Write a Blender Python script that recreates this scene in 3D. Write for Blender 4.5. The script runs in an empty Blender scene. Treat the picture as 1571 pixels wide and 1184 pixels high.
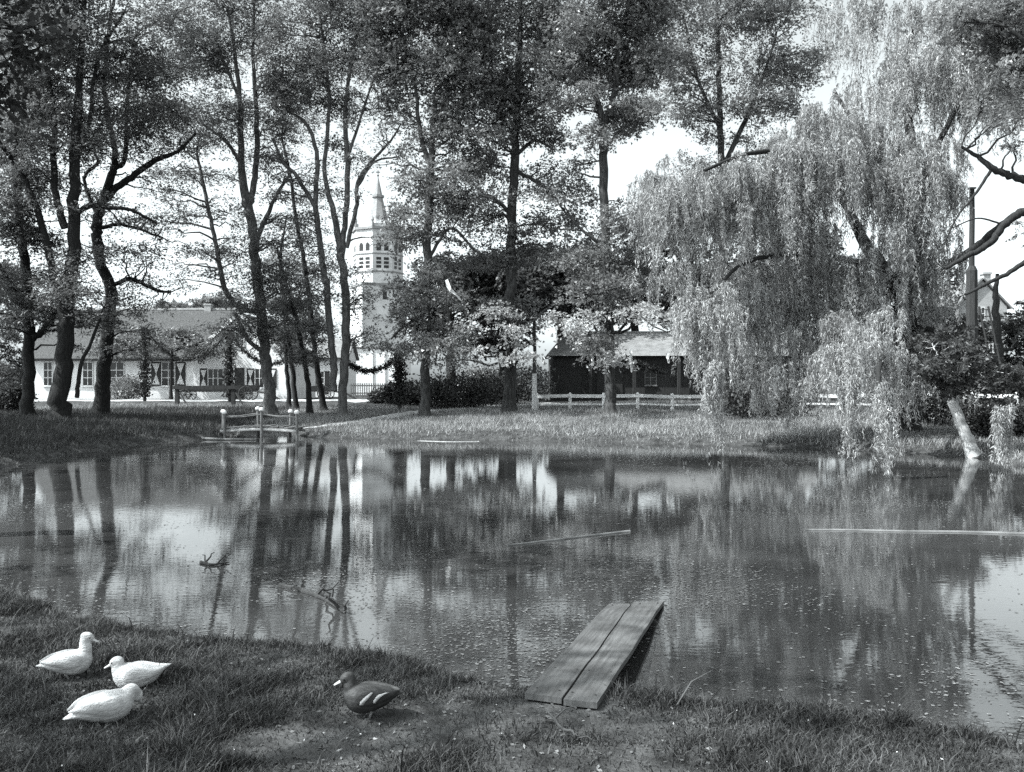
import bpy, math
import numpy as np
from mathutils import Vector

R = math.radians
rng = np.random.default_rng(7)
C = bpy.context.scene.collection
scene = bpy.context.scene

# ------------------------------------------------------------------ camera, sky, sun, exposure
F, CX, CY, CAMZ = 1400.0, 785.5, 592.0, 2.3
cam_d = bpy.data.cameras.new('camera'); cam = bpy.data.objects.new('camera', cam_d); C.objects.link(cam)
cam.location = (0, 0, CAMZ); cam.rotation_euler = (R(90), 0, 0)
cam_d.sensor_width = 36.0; cam_d.lens = 36.0 * F / 1571.0
cam_d.clip_start = 0.1; cam_d.clip_end = 3000
scene.camera = cam

TOSUN = Vector((-0.93, -0.32, 0)).normalized(); ELEV = R(50)
TOSUN = Vector((TOSUN.x * math.cos(ELEV), TOSUN.y * math.cos(ELEV), math.sin(ELEV)))
TINT = (0.92, 1.0, 1.02, 1)
world = bpy.data.worlds.new('World'); scene.world = world; world.use_nodes = True
wn, wl = world.node_tree.nodes, world.node_tree.links
sky = wn.new('ShaderNodeTexSky'); sky.sky_type = 'NISHITA'; sky.sun_disc = False
sky.sun_elevation = ELEV; sky.sun_rotation = math.atan2(TOSUN.x, TOSUN.y)
sky.air_density = 1.0; sky.dust_density = 3.0; sky.ozone_density = 1.0
bw = wn.new('ShaderNodeRGBToBW'); mx = wn.new('ShaderNodeMix'); mx.data_type = 'RGBA'; mx.blend_type = 'MULTIPLY'
mx.inputs[0].default_value = 1.0; mx.inputs[7].default_value = TINT
wl.new(sky.outputs[0], bw.inputs[0]); wl.new(bw.outputs[0], mx.inputs[6]); wl.new(mx.outputs[2], wn['Background'].inputs[0])
wn['Background'].inputs[1].default_value = 0.15
sun_d = bpy.data.lights.new('sun', 'SUN'); sun = bpy.data.objects.new('sun', sun_d); C.objects.link(sun)
sun_d.energy = 3.1; sun_d.angle = R(0.5); sun_d.color = (0.96, 1.0, 1.0)
sun.rotation_euler = (-TOSUN).to_track_quat('-Z', 'Y').to_euler(); sun.location = (-30, -15, 40)
scene.view_settings.view_transform = 'Standard'; scene.view_settings.look = 'None'
scene.view_settings.gamma = 1.0; scene.view_settings.use_curve_mapping = False
scene.view_settings.exposure = 1.52
scene.render.engine = 'CYCLES'
scene.cycles.max_bounces = 6; scene.cycles.diffuse_bounces = 3; scene.cycles.glossy_bounces = 3
scene.cycles.transmission_bounces = 3; scene.cycles.transparent_max_bounces = 4
scene.cycles.use_denoising = False

# ------------------------------------------------------------------ helpers
def P(px, py, Y):                       # a point of the place seen at that pixel, Y metres away
    return np.array([(px - CX) / F * Y, Y, CAMZ - (py - CY) / F * Y])

def sstep(a, b, x):
    t = np.clip((x - a) / (b - a), 0, 1); return t * t * (3 - 2 * t)

class Geo:                              # collects tris / quads / ngons, then links ONE mesh object
    def __init__(s): s.V = []; s.n = 0; s.T = []; s.Q = []; s.N = []; s.at = []; s.aq = []
    def add(s, V, faces=None, quads=None, tris=None, av=None):
        V = np.asarray(V, float).reshape(-1, 3)
        if quads is not None and len(quads):
            q = np.asarray(quads, int) + s.n; s.Q.append(q)
            s.aq.append(np.full(len(q), 0.5) if av is None else np.asarray(av, float))
        if tris is not None and len(tris):
            t = np.asarray(tris, int) + s.n; s.T.append(t)
            s.at.append(np.full(len(t), 0.5) if av is None else np.asarray(av, float))
        if faces is not None:
            for f in faces: s.N.append([i + s.n for i in f])
        s.V.append(V); s.n += len(V); return s
    def box(s, x0, x1, y0, y1, z0, z1, M=None):
        v = np.array([(x, y, z) for z in (z0, z1) for y in (y0, y1) for x in (x0, x1)], float)
        if M is not None: v = M(v)
        return s.add(v, quads=[(0, 2, 3, 1), (4, 5, 7, 6), (0, 1, 5, 4), (2, 6, 7, 3), (0, 4, 6, 2), (1, 3, 7, 5)])
    def tube(s, path, rad, k=6, cap=True):
        p = np.asarray(path, float); n = len(p); rad = np.broadcast_to(np.asarray(rad, float), (n,))
        t = np.gradient(p, axis=0); t /= np.linalg.norm(t, axis=1)[:, None] + 1e-9
        m = t.mean(0); ref = np.array([1., 0, 0]) if abs(m[0]) < 0.6 * np.linalg.norm(m) + 1e-9 else np.array([0, 1., 0])
        a = np.cross(t, ref); a /= np.linalg.norm(a, axis=1)[:, None] + 1e-9; b = np.cross(t, a)
        an = np.arange(k) * 2 * math.pi / k
        V = p[:, None] + rad[:, None, None] * (np.cos(an)[None, :, None] * a[:, None] + np.sin(an)[None, :, None] * b[:, None])
        i = np.arange(n - 1)[:, None] * k; j = np.arange(k)[None]; j2 = (j + 1) % k
        q = np.stack([i + j, i + j2, i + k + j2, i + k + j], -1).reshape(-1, 4)
        s.add(V.reshape(-1, 3), quads=q)
        if cap:
            b0 = s.n - n * k
            s.N.append([b0 + x for x in range(k)]); s.N.append([s.n - k + x for x in reversed(range(k))])
        return s
    def lathe(s, prof, c, k=12):
        an = np.arange(k) * 2 * math.pi / k
        V = [(c[0] + r * math.cos(q), c[1] + r * math.sin(q), c[2] + z) for r, z in prof for q in an]
        n = len(prof); Q = [(i * k + j, i * k + (j + 1) % k, (i + 1) * k + (j + 1) % k, (i + 1) * k + j) for i in range(n - 1) for j in range(k)]
        return s.add(V, quads=Q, faces=[list(reversed(range(k))), list(range((n - 1) * k, n * k))])
    def build(s, name, mat, parent=None, smooth=False, loc=None):
        V = np.concatenate(s.V) if s.V else np.zeros((0, 3))
        if loc is not None: V = V - np.asarray(loc, float)
        elif parent is not None:
            V = V - np.array(parent.get('_w', (0, 0, 0)))
        T = np.concatenate(s.T) if s.T else np.zeros((0, 3), int); Q = np.concatenate(s.Q) if s.Q else np.zeros((0, 4), int)
        nl = np.array([len(f) for f in s.N], int)
        li = np.concatenate([T.ravel(), Q.ravel(), np.array([i for f in s.N for i in f], int)]).astype(np.int32)
        tot = np.concatenate([np.full(len(T), 3), np.full(len(Q), 4), nl]).astype(np.int32)
        st = np.concatenate([[0], np.cumsum(tot)[:-1]]).astype(np.int32)
        me = bpy.data.meshes.new(name)
        me.vertices.add(len(V)); me.vertices.foreach_set('co', V.astype(np.float32).ravel())
        me.loops.add(len(li)); me.loops.foreach_set('vertex_index', li)
        me.polygons.add(len(tot)); me.polygons.foreach_set('loop_start', st); me.polygons.foreach_set('loop_total', tot)
        me.polygons.foreach_set('use_smooth', np.full(len(tot), bool(smooth)))
        at = np.concatenate((s.at or [np.zeros(0)]) + (s.aq or [np.zeros(0)]) + [np.full(len(nl), .5)])
        a = me.attributes.new('shade', 'FLOAT', 'FACE'); a.data.foreach_set('value', at.astype(np.float32))
        me.update(calc_edges=True); me.validate()
        if mat is not None: me.materials.append(mat)
        o = bpy.data.objects.new(name, me); C.objects.link(o)
        if loc is not None: o.location = loc; o['_w'] = list(map(float, loc))
        if parent is not None:
            o.parent = parent; o['_w'] = list(parent.get('_w', (0, 0, 0)))
        return o

ROOTS = []
def tag(o, label, cat, group=None):
    o['label'] = label; o['category'] = cat
    if group: o['group'] = group
    return o
def thing(name, label, cat, loc, group=None):
    o = bpy.data.objects.new(name, None); C.objects.link(o); o.location = loc; o['_w'] = [float(x) for x in loc]
    o.empty_display_size = 0.2
    return tag(o, label, cat, group)
def kind(o, k): o['kind'] = k; return o

def smooth_path(pts, n=6):
    p = np.asarray(pts, float); out = []
    pp = np.vstack([2 * p[0] - p[1], p, 2 * p[-1] - p[-2]])
    for i in range(1, len(pp) - 2):
        for t in np.linspace(0, 1, n, endpoint=False):
            a, b, c, d = pp[i - 1:i + 3]
            out.append(.5 * (2 * b + (c - a) * t + (2 * a - 5 * b + 4 * c - d) * t * t + (3 * b - a - 3 * c + d) * t ** 3))
    out.append(p[-1]); return np.array(out)

# ------------------------------------------------------------------ materials (all grey: the place is seen in monochrome)
def mat(name, lo, hi, scale=5.0, rough=0.8, bump=0.0, detail=6.0, spec=0.3, stretch=(1, 1, 1), attr=0.0, trans=0.0, bscale=None, dist=0.0):
    m = bpy.data.materials.new(name); m.use_nodes = True
    N, L = m.node_tree.nodes, m.node_tree.links; b = N['Principled BSDF']
    b.inputs['Roughness'].default_value = rough; b.inputs['Specular IOR Level'].default_value = spec
    tc = N.new('ShaderNodeTexCoord'); mp = N.new('ShaderNodeMapping'); mp.inputs['Scale'].default_value = stretch
    L.new(tc.outputs['Object'], mp.inputs[0])
    nz = N.new('ShaderNodeTexNoise'); nz.inputs['Scale'].default_value = scale; nz.inputs['Detail'].default_value = detail
    nz.inputs['Distortion'].default_value = dist
    L.new(mp.outputs[0], nz.inputs['Vector'])
    r = N.new('ShaderNodeMapRange'); r.inputs[1].default_value = 0.3; r.inputs[2].default_value = 0.7
    r.inputs[3].default_value = lo; r.inputs[4].default_value = hi
    L.new(nz.outputs[0], r.inputs[0]); val = r.outputs[0]
    if attr:
        a = N.new('ShaderNodeAttribute'); a.attribute_name = 'shade'
        q = N.new('ShaderNodeMapRange'); q.inputs[3].default_value = 1 - attr; q.inputs[4].default_value = 1 + attr
        L.new(a.outputs['Fac'], q.inputs[0])
        mu = N.new('ShaderNodeMath'); mu.operation = 'MULTIPLY'; L.new(val, mu.inputs[0]); L.new(q.outputs[0], mu.inputs[1]); val = mu.outputs[0]
    cmb = N.new('ShaderNodeCombineColor')
    for i in range(3): L.new(val, cmb.inputs[i])
    L.new(cmb.outputs[0], b.inputs['Base Color'])
    if bump:
        bp = N.new('ShaderNodeBump'); bp.inputs['Strength'].default_value = 1.0; bp.inputs['Distance'].default_value = bump
        nb = nz
        if bscale:
            nb = N.new('ShaderNodeTexNoise'); nb.inputs['Scale'].default_value = bscale; nb.inputs['Detail'].default_value = 5
            L.new(mp.outputs[0], nb.inputs['Vector'])
        L.new(nb.outputs[0], bp.inputs['Height']); L.new(bp.outputs[0], b.inputs['Normal'])
    if trans:
        t = N.new('ShaderNodeBsdfTranslucent'); L.new(cmb.outputs[0], t.inputs[0])
        ms = N.new('ShaderNodeMixShader'); ms.inputs[0].default_value = trans
        L.new(b.outputs[0], ms.inputs[1]); L.new(t.outputs[0], ms.inputs[2]); L.new(ms.outputs[0], N['Material Output'].inputs[0])
    return m

M = dict(
    ground=mat('ground', .02, .085, 3.5, .95, .035, bscale=26, spec=.15, detail=10),
    path=mat('path', .28, .46, 1.2, .95, .01, bscale=10, spec=.1),
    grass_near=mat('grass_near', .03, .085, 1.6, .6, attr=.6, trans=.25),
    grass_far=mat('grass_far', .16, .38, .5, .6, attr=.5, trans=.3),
    shade_toned_grass=mat('shade_toned_grass', .035, .09, .6, .6, attr=.5, trans=.2),  # left bank grass, tree shade painted in as a darker colour
    bark=mat('bark', .010, .03, 6, .9, .03, stretch=(3, 3, .5)),
    bark_lime=mat('bark_lime', .02, .09, 3, .9, .03, stretch=(3, 3, .8)),
    bark_pale=mat('bark_pale', .25, .55, 3, .85, .02, stretch=(1, 1, 2)),
    leaf_locust=mat('leaf_locust', .11, .21, .6, .34, attr=.6, trans=.5, spec=.45),
    leaf_sunlit_tone=mat('leaf_sunlit_tone', .32, .5, .8, .4, attr=.4, trans=.4, spec=.5),  # lighter lime leaf copy, sunlight painted into the colour of the low boughs
    leaf_lime=mat('leaf_lime', .14, .27, .6, .32, attr=.6, trans=.48, spec=.5),
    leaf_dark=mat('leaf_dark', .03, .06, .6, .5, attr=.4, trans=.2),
    leaf_willow=mat('leaf_willow', .22, .46, .7, .45, attr=.45, trans=.35, spec=.4),
    bark_sunlit_tone=mat('bark_sunlit_tone', .05, .15, 3, .9, .03, stretch=(3, 3, .8)),  # paler copy of the locust bark, sunlight on the trunks painted in
    white_wall=mat('white_wall', .66, .82, 1.1, .85, .004, bscale=9, spec=.2),
    grey_wall=mat('grey_wall', .30, .42, 1.3, .9, .01, bscale=8, spec=.2),
    thatch=mat('thatch', .05, .12, 2.5, .95, .05, stretch=(4, 4, .6), spec=.05),
    slate=mat('slate', .13, .23, 2.0, .8, .02, bscale=9),
    dark_wood=mat('dark_wood', .02, .05, 4, .85, .01, stretch=(6, 6, .4)),
    grey_wood=mat('grey_wood', .10, .20, 3, .75, .006, stretch=(1, 1, 1)),
    white_paint=mat('white_paint', .55, .8, 3, .6, spec=.3),
    black_paint=mat('black_paint', .02, .035, 3, .5),
    glass=mat('glass', .03, .05, 3, .08, spec=.5),
    duck_white=mat('duck_white', .36, .62, 16, .85, .008, stretch=(.5, 1.2, 1.2), bscale=60, spec=.15),
    duck_dark=mat('duck_dark', .018, .05, 30, .6, .003, stretch=(.5, 1, 1), bscale=70),
    duck_bill=mat('duck_bill', .45, .55, 20, .5), duck_eye=mat('duck_eye', .01, .015, 5, .2),
    duck_leg=mat('duck_leg', .12, .2, 20, .6),
    cloth=mat('cloth', .6, .8, 3, .9), weed=mat('weed', .04, .16, .35, .55, attr=.7, spec=.4),
)
def brick(name, c1, c2, mo, scale):
    m = bpy.data.materials.new(name); m.use_nodes = True; N, L = m.node_tree.nodes, m.node_tree.links; b = N['Principled BSDF']
    b.inputs['Roughness'].default_value = .9
    tc = N.new('ShaderNodeTexCoord'); bt = N.new('ShaderNodeTexBrick'); bt.inputs['Scale'].default_value = scale
    for i, c in enumerate((c1, c2, mo)): bt.inputs[i + 1].default_value = (c, c, c, 1)
    bt.inputs['Mortar Size'].default_value = .012; bt.inputs['Row Height'].default_value = .22; bt.inputs['Brick Width'].default_value = .6
    sp = N.new('ShaderNodeSeparateXYZ'); ad = N.new('ShaderNodeMath'); cb = N.new('ShaderNodeCombineXYZ')
    L.new(tc.outputs['Object'], sp.inputs[0]); L.new(sp.outputs[0], ad.inputs[0]); L.new(sp.outputs[1], ad.inputs[1])
    L.new(ad.outputs[0], cb.inputs[0]); L.new(sp.outputs[2], cb.inputs[1]); L.new(cb.outputs[0], bt.inputs['Vector'])
    nz = N.new('ShaderNodeTexNoise'); nz.inputs['Scale'].default_value = .5; nz.inputs['Detail'].default_value = 8
    L.new(tc.outputs['Object'], nz.inputs['Vector'])
    mr = N.new('ShaderNodeMapRange'); mr.inputs[1].default_value = .3; mr.inputs[2].default_value = .7; mr.inputs[3].default_value = .75; mr.inputs[4].default_value = 1.15
    L.new(nz.outputs[0], mr.inputs[0])
    mm = N.new('ShaderNodeVectorMath'); mm.operation = 'SCALE'; L.new(bt.outputs[0], mm.inputs[0]); L.new(mr.outputs[0], mm.inputs['Scale'])
    L.new(mm.outputs[0], b.inputs['Base Color']); return m
M['tower_brick'] = brick('tower_brick', .56, .68, .42, 1.0)
M['tower_band'] = mat('tower_band', .22, .30, 2, .9)
M['spire_slate'] = mat('spire_slate', .20, .30, 2, .8)

def water_material():
    m = bpy.data.materials.new('pond_water'); m.use_nodes = True; N, L = m.node_tree.nodes, m.node_tree.links; b = N['Principled BSDF']
    b.inputs['Base Color'].default_value = (.035, .035, .035, 1); b.inputs['IOR'].default_value = 2.5
    b.inputs['Specular IOR Level'].default_value = .5
    tc = N.new('ShaderNodeTexCoord')
    n1 = N.new('ShaderNodeTexNoise'); n1.inputs['Scale'].default_value = .22; n1.inputs['Detail'].default_value = 4; n1.inputs['Distortion'].default_value = .6
    L.new(tc.outputs['Object'], n1.inputs['Vector'])
    mr = N.new('ShaderNodeMapRange'); mr.inputs[1].default_value = .42; mr.inputs[2].default_value = .62; mr.inputs[3].default_value = .0; mr.inputs[4].default_value = .045
    L.new(n1.outputs[0], mr.inputs[0]); L.new(mr.outputs[0], b.inputs['Roughness'])
    mc = N.new('ShaderNodeMapRange'); mc.inputs[1].default_value = .4; mc.inputs[2].default_value = .65; mc.inputs[3].default_value = .018; mc.inputs[4].default_value = .05
    L.new(n1.outputs[0], mc.inputs[0]); cb = N.new('ShaderNodeCombineColor')
    for i in range(3): L.new(mc.outputs[0], cb.inputs[i])
    L.new(cb.outputs[0], b.inputs['Base Color'])
    n2 = N.new('ShaderNodeTexNoise'); n2.inputs['Scale'].default_value = 9; n2.inputs['Detail'].default_value = 3
    mp = N.new('ShaderNodeMapping'); mp.inputs['Scale'].default_value = (.6, 1.3, 1); L.new(tc.outputs['Object'], mp.inputs[0]); L.new(mp.outputs[0], n2.inputs['Vector'])
    bp = N.new('ShaderNodeBump'); bp.inputs['Strength'].default_value = 1.0; bp.inputs['Distance'].default_value = .0007
    L.new(n2.outputs[0], bp.inputs['Height']); L.new(bp.outputs[0], b.inputs['Normal'])
    return m
M['water'] = water_material()

# ------------------------------------------------------------------ shoreline and terrain
def W(px, py):
    Y = CAMZ * F / (py - CY); return ((px - CX) / F * Y, Y)
SHORE = [W(*q) for q in [(0, 719), (70, 703), (137, 691), (220, 681), (300, 676), (345, 672)]] + \
        [W(358, 668), W(372, 661), W(410, 659), W(440, 661), W(452, 667)] + \
        [W(*q) for q in [(475, 671), (600, 674), (700, 674.5), (820, 676), (940, 678), (1050, 681), (1150, 684), (1250, 687), (1350, 693), (1430, 697), (1500, 703), (1571, 716)]] + \
        [(17, 24), (19.5, 18), (17, 9.5), (11, 5.2), (6, 4.6)] + \
        [W(*q) for q in [(1571, 1172), (1527, 1163), (1441, 1139), (1339, 1117), (1220, 1108), (1100, 1104), (1000, 1092), (930, 1083), (800, 1072), (730, 1062), (680, 1045), (604, 1028), (527, 1015), (400, 1006), (356, 1000), (255, 990), (163, 974), (112, 950), (60, 927), (0, 912)]] + \
        [(-8.2, 11.8), (-11, 14.5), (-14, 19)]
SHORE = np.array(SHORE)

def sd(x, y):                           # signed distance to the shore, negative over water
    x = np.asarray(x, float); y = np.asarray(y, float); sh = x.shape; x = x.ravel(); y = y.ravel()
    best = np.full(x.shape, 1e9); ins = np.zeros(x.shape, bool)
    A, B = SHORE, np.roll(SHORE, -1, 0)
    for (ax, ay), (bx, by) in zip(A, B):
        dx, dy = bx - ax, by - ay
        t = np.clip(((x - ax) * dx + (y - ay) * dy) / (dx * dx + dy * dy), 0, 1)
        best = np.minimum(best, (x - ax - t * dx) ** 2 + (y - ay - t * dy) ** 2)
        c = (ay > y) != (by > y)
        ins ^= c & (x < (bx - ax) * (y - ay) / (by - ay + 1e-12) + ax)
    d = np.sqrt(best); return np.where(ins, -d, d).reshape(sh)

def wob(x, y):
    return .5 * np.sin(x * 1.3 + 1.7 * np.sin(y * .7)) + .3 * np.sin(y * 2.1 + x * .9 + 1) + .25 * np.sin(x * 3.7 - y * 2.9 + 2)
def hz(x, y):
    x = np.asarray(x, float); y = np.asarray(y, float); d = sd(x, y)
    near = 1 - sstep(12, 20, y)
    e = sstep(-.02, .45, d)
    out = e * (.2 + .05 * near) + near * .012 * np.clip(d, 0, 6) + (1 - near) * (np.minimum(.031 * np.clip(d, 0, None), .8) + .12 * sstep(0, 1.6, d))
    out = out + .022 * wob(x * 1.2, y * 1.2) * sstep(0, .8, d) * (1 + 1.2 * (1 - near)) - .02
    return np.where(d > -.02, out, -.9 * sstep(0, 1.2, -d) - .03)
def h1(x, y): return float(hz(np.array([x]), np.array([y]))[0])
def gp(px, py, y0=3.2, y1=160):         # where the line of sight through a pixel meets the ground
    Ys = np.linspace(y0, y1, 6000); X = (px - CX) / F * Ys; Z = CAMZ - (py - CY) / F * Ys
    h = np.maximum(hz(X, Ys), 0); i = np.argmax(Z < h)
    if Z[i] >= h[i]: i = len(Ys) - 1
    return np.array([X[i], Ys[i], h[i]])

def axis(parts):
    out = []
    for a, b, s in parts: out += list(np.arange(a, b, s))
    return np.array(out + [parts[-1][1]])
gx = axis([(-900, -200, 60), (-200, -60, 8), (-60, -24, 1.5), (-24, -6, .4), (-6, 5, .13), (5, 24, .4), (24, 60, 1.5), (60, 200, 8), (200, 900, 60)])
gy = axis([(-120, -10, 6), (-10, 3, .6), (3, 11, .12), (11, 24, .5), (24, 46, .34), (46, 70, .6), (70, 130, 2), (130, 400, 15), (400, 2000, 100)])
XX, YY = np.meshgrid(gx, gy); ZZ = hz(XX, YY)
nx, ny = len(gx), len(gy); ii = (np.arange(ny - 1)[:, None] * nx + np.arange(nx - 1)[None]).ravel()
g = Geo(); g.add(np.stack([XX, YY, ZZ], -1).reshape(-1, 3), quads=np.stack([ii, ii + 1, ii + nx + 1, ii + nx], -1))
kind(g.build('ground', M['ground'], smooth=True), 'structure')
g = Geo(); g.add([(-22, 3.5, 0), (24, 3.5, 0), (24, 47, 0), (-22, 47, 0)], quads=[(0, 1, 2, 3)])
kind(g.build('pond', M['water']), 'structure')

def draped(name, line, widths, m, lift=.012):
    p = smooth_path(line, 12); w = np.interp(np.linspace(0, 1, len(p)), np.linspace(0, 1, len(widths)), widths)
    t = np.gradient(p, axis=0); nrm = np.stack([-t[:, 1], t[:, 0]], 1); nrm /= np.linalg.norm(nrm, axis=1)[:, None]
    k = 9; s = np.linspace(-1, 1, k)
    jit = 1 + .25 * np.sin(np.arange(len(p)) * .9) * .5 + .12 * rng.standard_normal(len(p))
    XY = p[:, None] + nrm[:, None] * (s[None, :, None] * (w * jit)[:, None, None])
    Z = hz(XY[..., 0], XY[..., 1]) + lift - .03 * (np.abs(s) > .99)
    V = np.concatenate([XY, Z[..., None]], -1).reshape(-1, 3)
    i = (np.arange(len(p) - 1)[:, None] * k + np.arange(k - 1)[None]).ravel()
    gg = Geo(); gg.add(V, quads=np.stack([i, i + 1, i + k + 1, i + k], -1))
    return kind(gg.build(name, m, smooth=True), 'structure')
def g2(px, py): return gp(px, py)[:2]
PATHLINE = [g2(470, 657), g2(520, 650), g2(590, 640), g2(650, 632), g2(740, 623), g2(860, 619)]
draped('dirt_path', PATHLINE, [.5, .7, 1.0, 1.4, 1.8, 1.8], M['path'], .02)
ROAD = [(-70, 74), (-44, 75), (-30, 75.5), (-18, 76), (-9, 78), (-6, 88)]
draped('village_road', ROAD, [4.5, 4.5, 4.5, 4, 3, 3], M['path'], .03)

# ------------------------------------------------------------------ grass
def blades(name, pts, hgt, wid, m, lean=.5, label=None, tri=False):
    n = len(pts); z = hz(pts[:, 0], pts[:, 1]) - .01
    base = np.column_stack([pts, z]); a = rng.uniform(0, 2 * math.pi, n)
    side = np.stack([np.cos(a), np.sin(a), 0 * a], 1) * (wid[:, None] * .5)
    b = rng.uniform(0, 2 * math.pi, n); ln = rng.uniform(.1, 1, n) * lean
    dr = np.stack([np.cos(b) * ln, np.sin(b) * ln, 0 * b], 1)
    mid = base + (dr * .35 + [0, 0, .6]) * hgt[:, None]; tip = base + (dr + [0, 0, 1.0]) * hgt[:, None] * np.array([1, 1, .95])
    if tri:
        gg = Geo(); gg.add(np.stack([base - side, base + side, tip], 1).reshape(-1, 3), tris=np.arange(n)[:, None] * 3 + np.arange(3)[None], av=rng.uniform(0, 1, n))
        o = kind(gg.build(name, m), 'stuff'); o['label'] = label; o['category'] = 'grass'; return o
    V = np.stack([base - side, base + side, mid + side * .75, mid - side * .75, tip], 1).reshape(-1, 3)
    i = np.arange(n)[:, None] * 5; av = rng.uniform(0, 1, n)
    gg = Geo(); gg.add(V, quads=i + np.array([[0, 1, 2, 3]]), av=av)
    gg.T.append(i + np.array([[3, 2, 4]])); gg.at.append(av)
    o = kind(gg.build(name, m), 'stuff')
    if label: o['label'] = label; o['category'] = 'grass'
    return o
def frustum_pts(n, y0, y1, x0=-1.18, x1=1.18):          # scattered over the ground the view spans
    y = rng.uniform(y0, y1, n); x = rng.uniform(-1, 1, n) * (y * .585 + .4); return np.column_stack([x, y])
pt = frustum_pts(620000, 3.9, 10.8); d = sd(pt[:, 0], pt[:, 1])
# bare trodden earth between the dark duck and the planks
def mud(x, y):
    q = [(-.45, 5.55, .75, .5), (.25, 5.65, .75, .45), (.35, 4.95, .6, .4), (-1.2, 5.2, .5, .3)]
    f = np.zeros_like(x)
    for cx, cy, rx, ry in q: f = np.maximum(f, 1 - ((x - cx) / rx) ** 2 - ((y - cy) / ry) ** 2)
    return f + .25 * wob(x * 3, y * 3)
mu = mud(pt[:, 0], pt[:, 1])
keep = (d > -.03) & (rng.uniform(0, 1, len(pt)) < np.clip(.75 - 1.5 * np.clip(mu + .5 * (rng.uniform(0, 1, len(pt)) - .5), -.2, 1), .12, 1) * (.45 + .55 * sstep(-.7, .4, wob(pt[:, 0] * 5, pt[:, 1] * 5)))) & (d < 5)
keep &= ~((pt[:, 1] > 5.6) & (pt[:, 1] < 8) & (pt[:, 0] > .05 + (pt[:, 1] - 5.94) * .28) & (pt[:, 0] < .56 + (pt[:, 1] - 5.75) * .28))
pt, d, mu = pt[keep][:128000], d[keep][:128000], mu[keep][:128000]
patch = .6 + .5 * sstep(-.6, .8, wob(pt[:, 0] * 2.3, pt[:, 1] * 2.3))
hg = rng.uniform(.04, .13, len(pt)) * patch * np.where(mu > 0, .55, 1) + .07 * np.exp(-np.abs(d) / .12) * rng.uniform(0, 1.4, len(pt))
ex = rng.uniform(0, 1, len(pt)) < .006; hg = np.where(ex & (mu < 0), rng.uniform(.15, .32, len(pt)), hg)
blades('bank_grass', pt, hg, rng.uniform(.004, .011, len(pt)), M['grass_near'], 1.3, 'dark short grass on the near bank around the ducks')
pt = np.column_stack([rng.uniform(-30, 27, 300000), rng.uniform(22, 66, 300000)]); d = sd(pt[:, 0], pt[:, 1])
PL = smooth_path(PATHLINE, 8)
dp = np.min(np.hypot(pt[:, 0][:, None] - PL[None, :, 0], pt[:, 1][:, None] - PL[None, :, 1]), axis=1)
keep = (d > 0) & (np.abs(pt[:, 0]) < pt[:, 1] * .58 + 1) & (dp > rng.uniform(.7, 1.4, len(pt))) & (rng.uniform(0, 1, len(pt)) < np.where(d < 14, 1, .5))
pt, d = pt[keep][:170000], d[keep][:170000]
lf = (pt[:, 0] + .16 * (pt[:, 1] - 30) + 1.2 * wob(pt[:, 0], pt[:, 1]) < -10.5) & (d < 16); sg_ = pt[lf]; sdd = d[lf]; pt, d = pt[~lf], d[~lf]  # left bank blades split off to take the shade-darkened colour
blades('shade_toned_grass', sg_, rng.uniform(.10, .32, len(sg_)) * sstep(-.6, 1.5, sdd) + .06, rng.uniform(.02, .05, len(sg_)), M['shade_toned_grass'], 1.0, 'coarse left bank grass under the locusts, tree shade put into its colour', tri=True)
pa = sstep(-.6, .7, wob(pt[:, 0] * .45, pt[:, 1] * .6))
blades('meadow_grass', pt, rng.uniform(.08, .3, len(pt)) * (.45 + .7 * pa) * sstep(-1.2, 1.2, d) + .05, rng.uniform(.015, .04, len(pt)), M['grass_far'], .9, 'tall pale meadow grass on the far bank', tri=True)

# ------------------------------------------------------------------ trees
def leaf_quads(G, c, L, Wd, nrm_bias=0.0, droop=0.0, shade=None, tri=False, d=None, s=None):
    n = len(c); own = d is not None
    if not own: d = rng.standard_normal((n, 3)); d[:, 2] = d[:, 2] * (1 - nrm_bias) - droop
    d /= np.linalg.norm(d, axis=1)[:, None] + 1e-9
    if not own: r = rng.standard_normal((n, 3)); r[:, 2] *= (1 - nrm_bias); s = np.cross(d, np.cross(r, d))
    s = s / (np.linalg.norm(s, axis=1)[:, None] + 1e-9); s /= np.linalg.norm(s, axis=1)[:, None] + 1e-9
    L = L * rng.uniform(.65, 1.3, n)[:, None]; Wd = Wd * rng.uniform(.7, 1.3, n)[:, None]
    if tri:
        V = np.stack([c - d * L * .5 + s * Wd * .35, c + d * L * .5, c - s * Wd * .65 - d * L * .15], 1).reshape(-1, 3)
        G.add(V, tris=np.arange(n)[:, None] * 3 + np.arange(3)[None], av=rng.uniform(0, 1, n) if shade is None else shade); return
    V = np.stack([c - d * L * .5, c + s * Wd * .5 - d * L * .08, c + d * L * .5, c - s * Wd * .5 - d * L * .08], 1).reshape(-1, 3)
    G.add(V, quads=np.arange(n)[:, None] * 4 + np.arange(4)[None], av=rng.uniform(0, 1, n) if shade is None else shade)

def bend(a, b, sag=.12, n=6, jit=.04):
    a, b = np.asarray(a, float), np.asarray(b, float); t = np.linspace(0, 1, n)[:, None]
    L = np.linalg.norm(b - a); p = a + (b - a) * t
    p[:, 2] += (np.sin(t[:, 0] * math.pi) * sag * L); p[1:-1] += rng.standard_normal((n - 2, 3)) * jit * L
    return p

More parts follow.
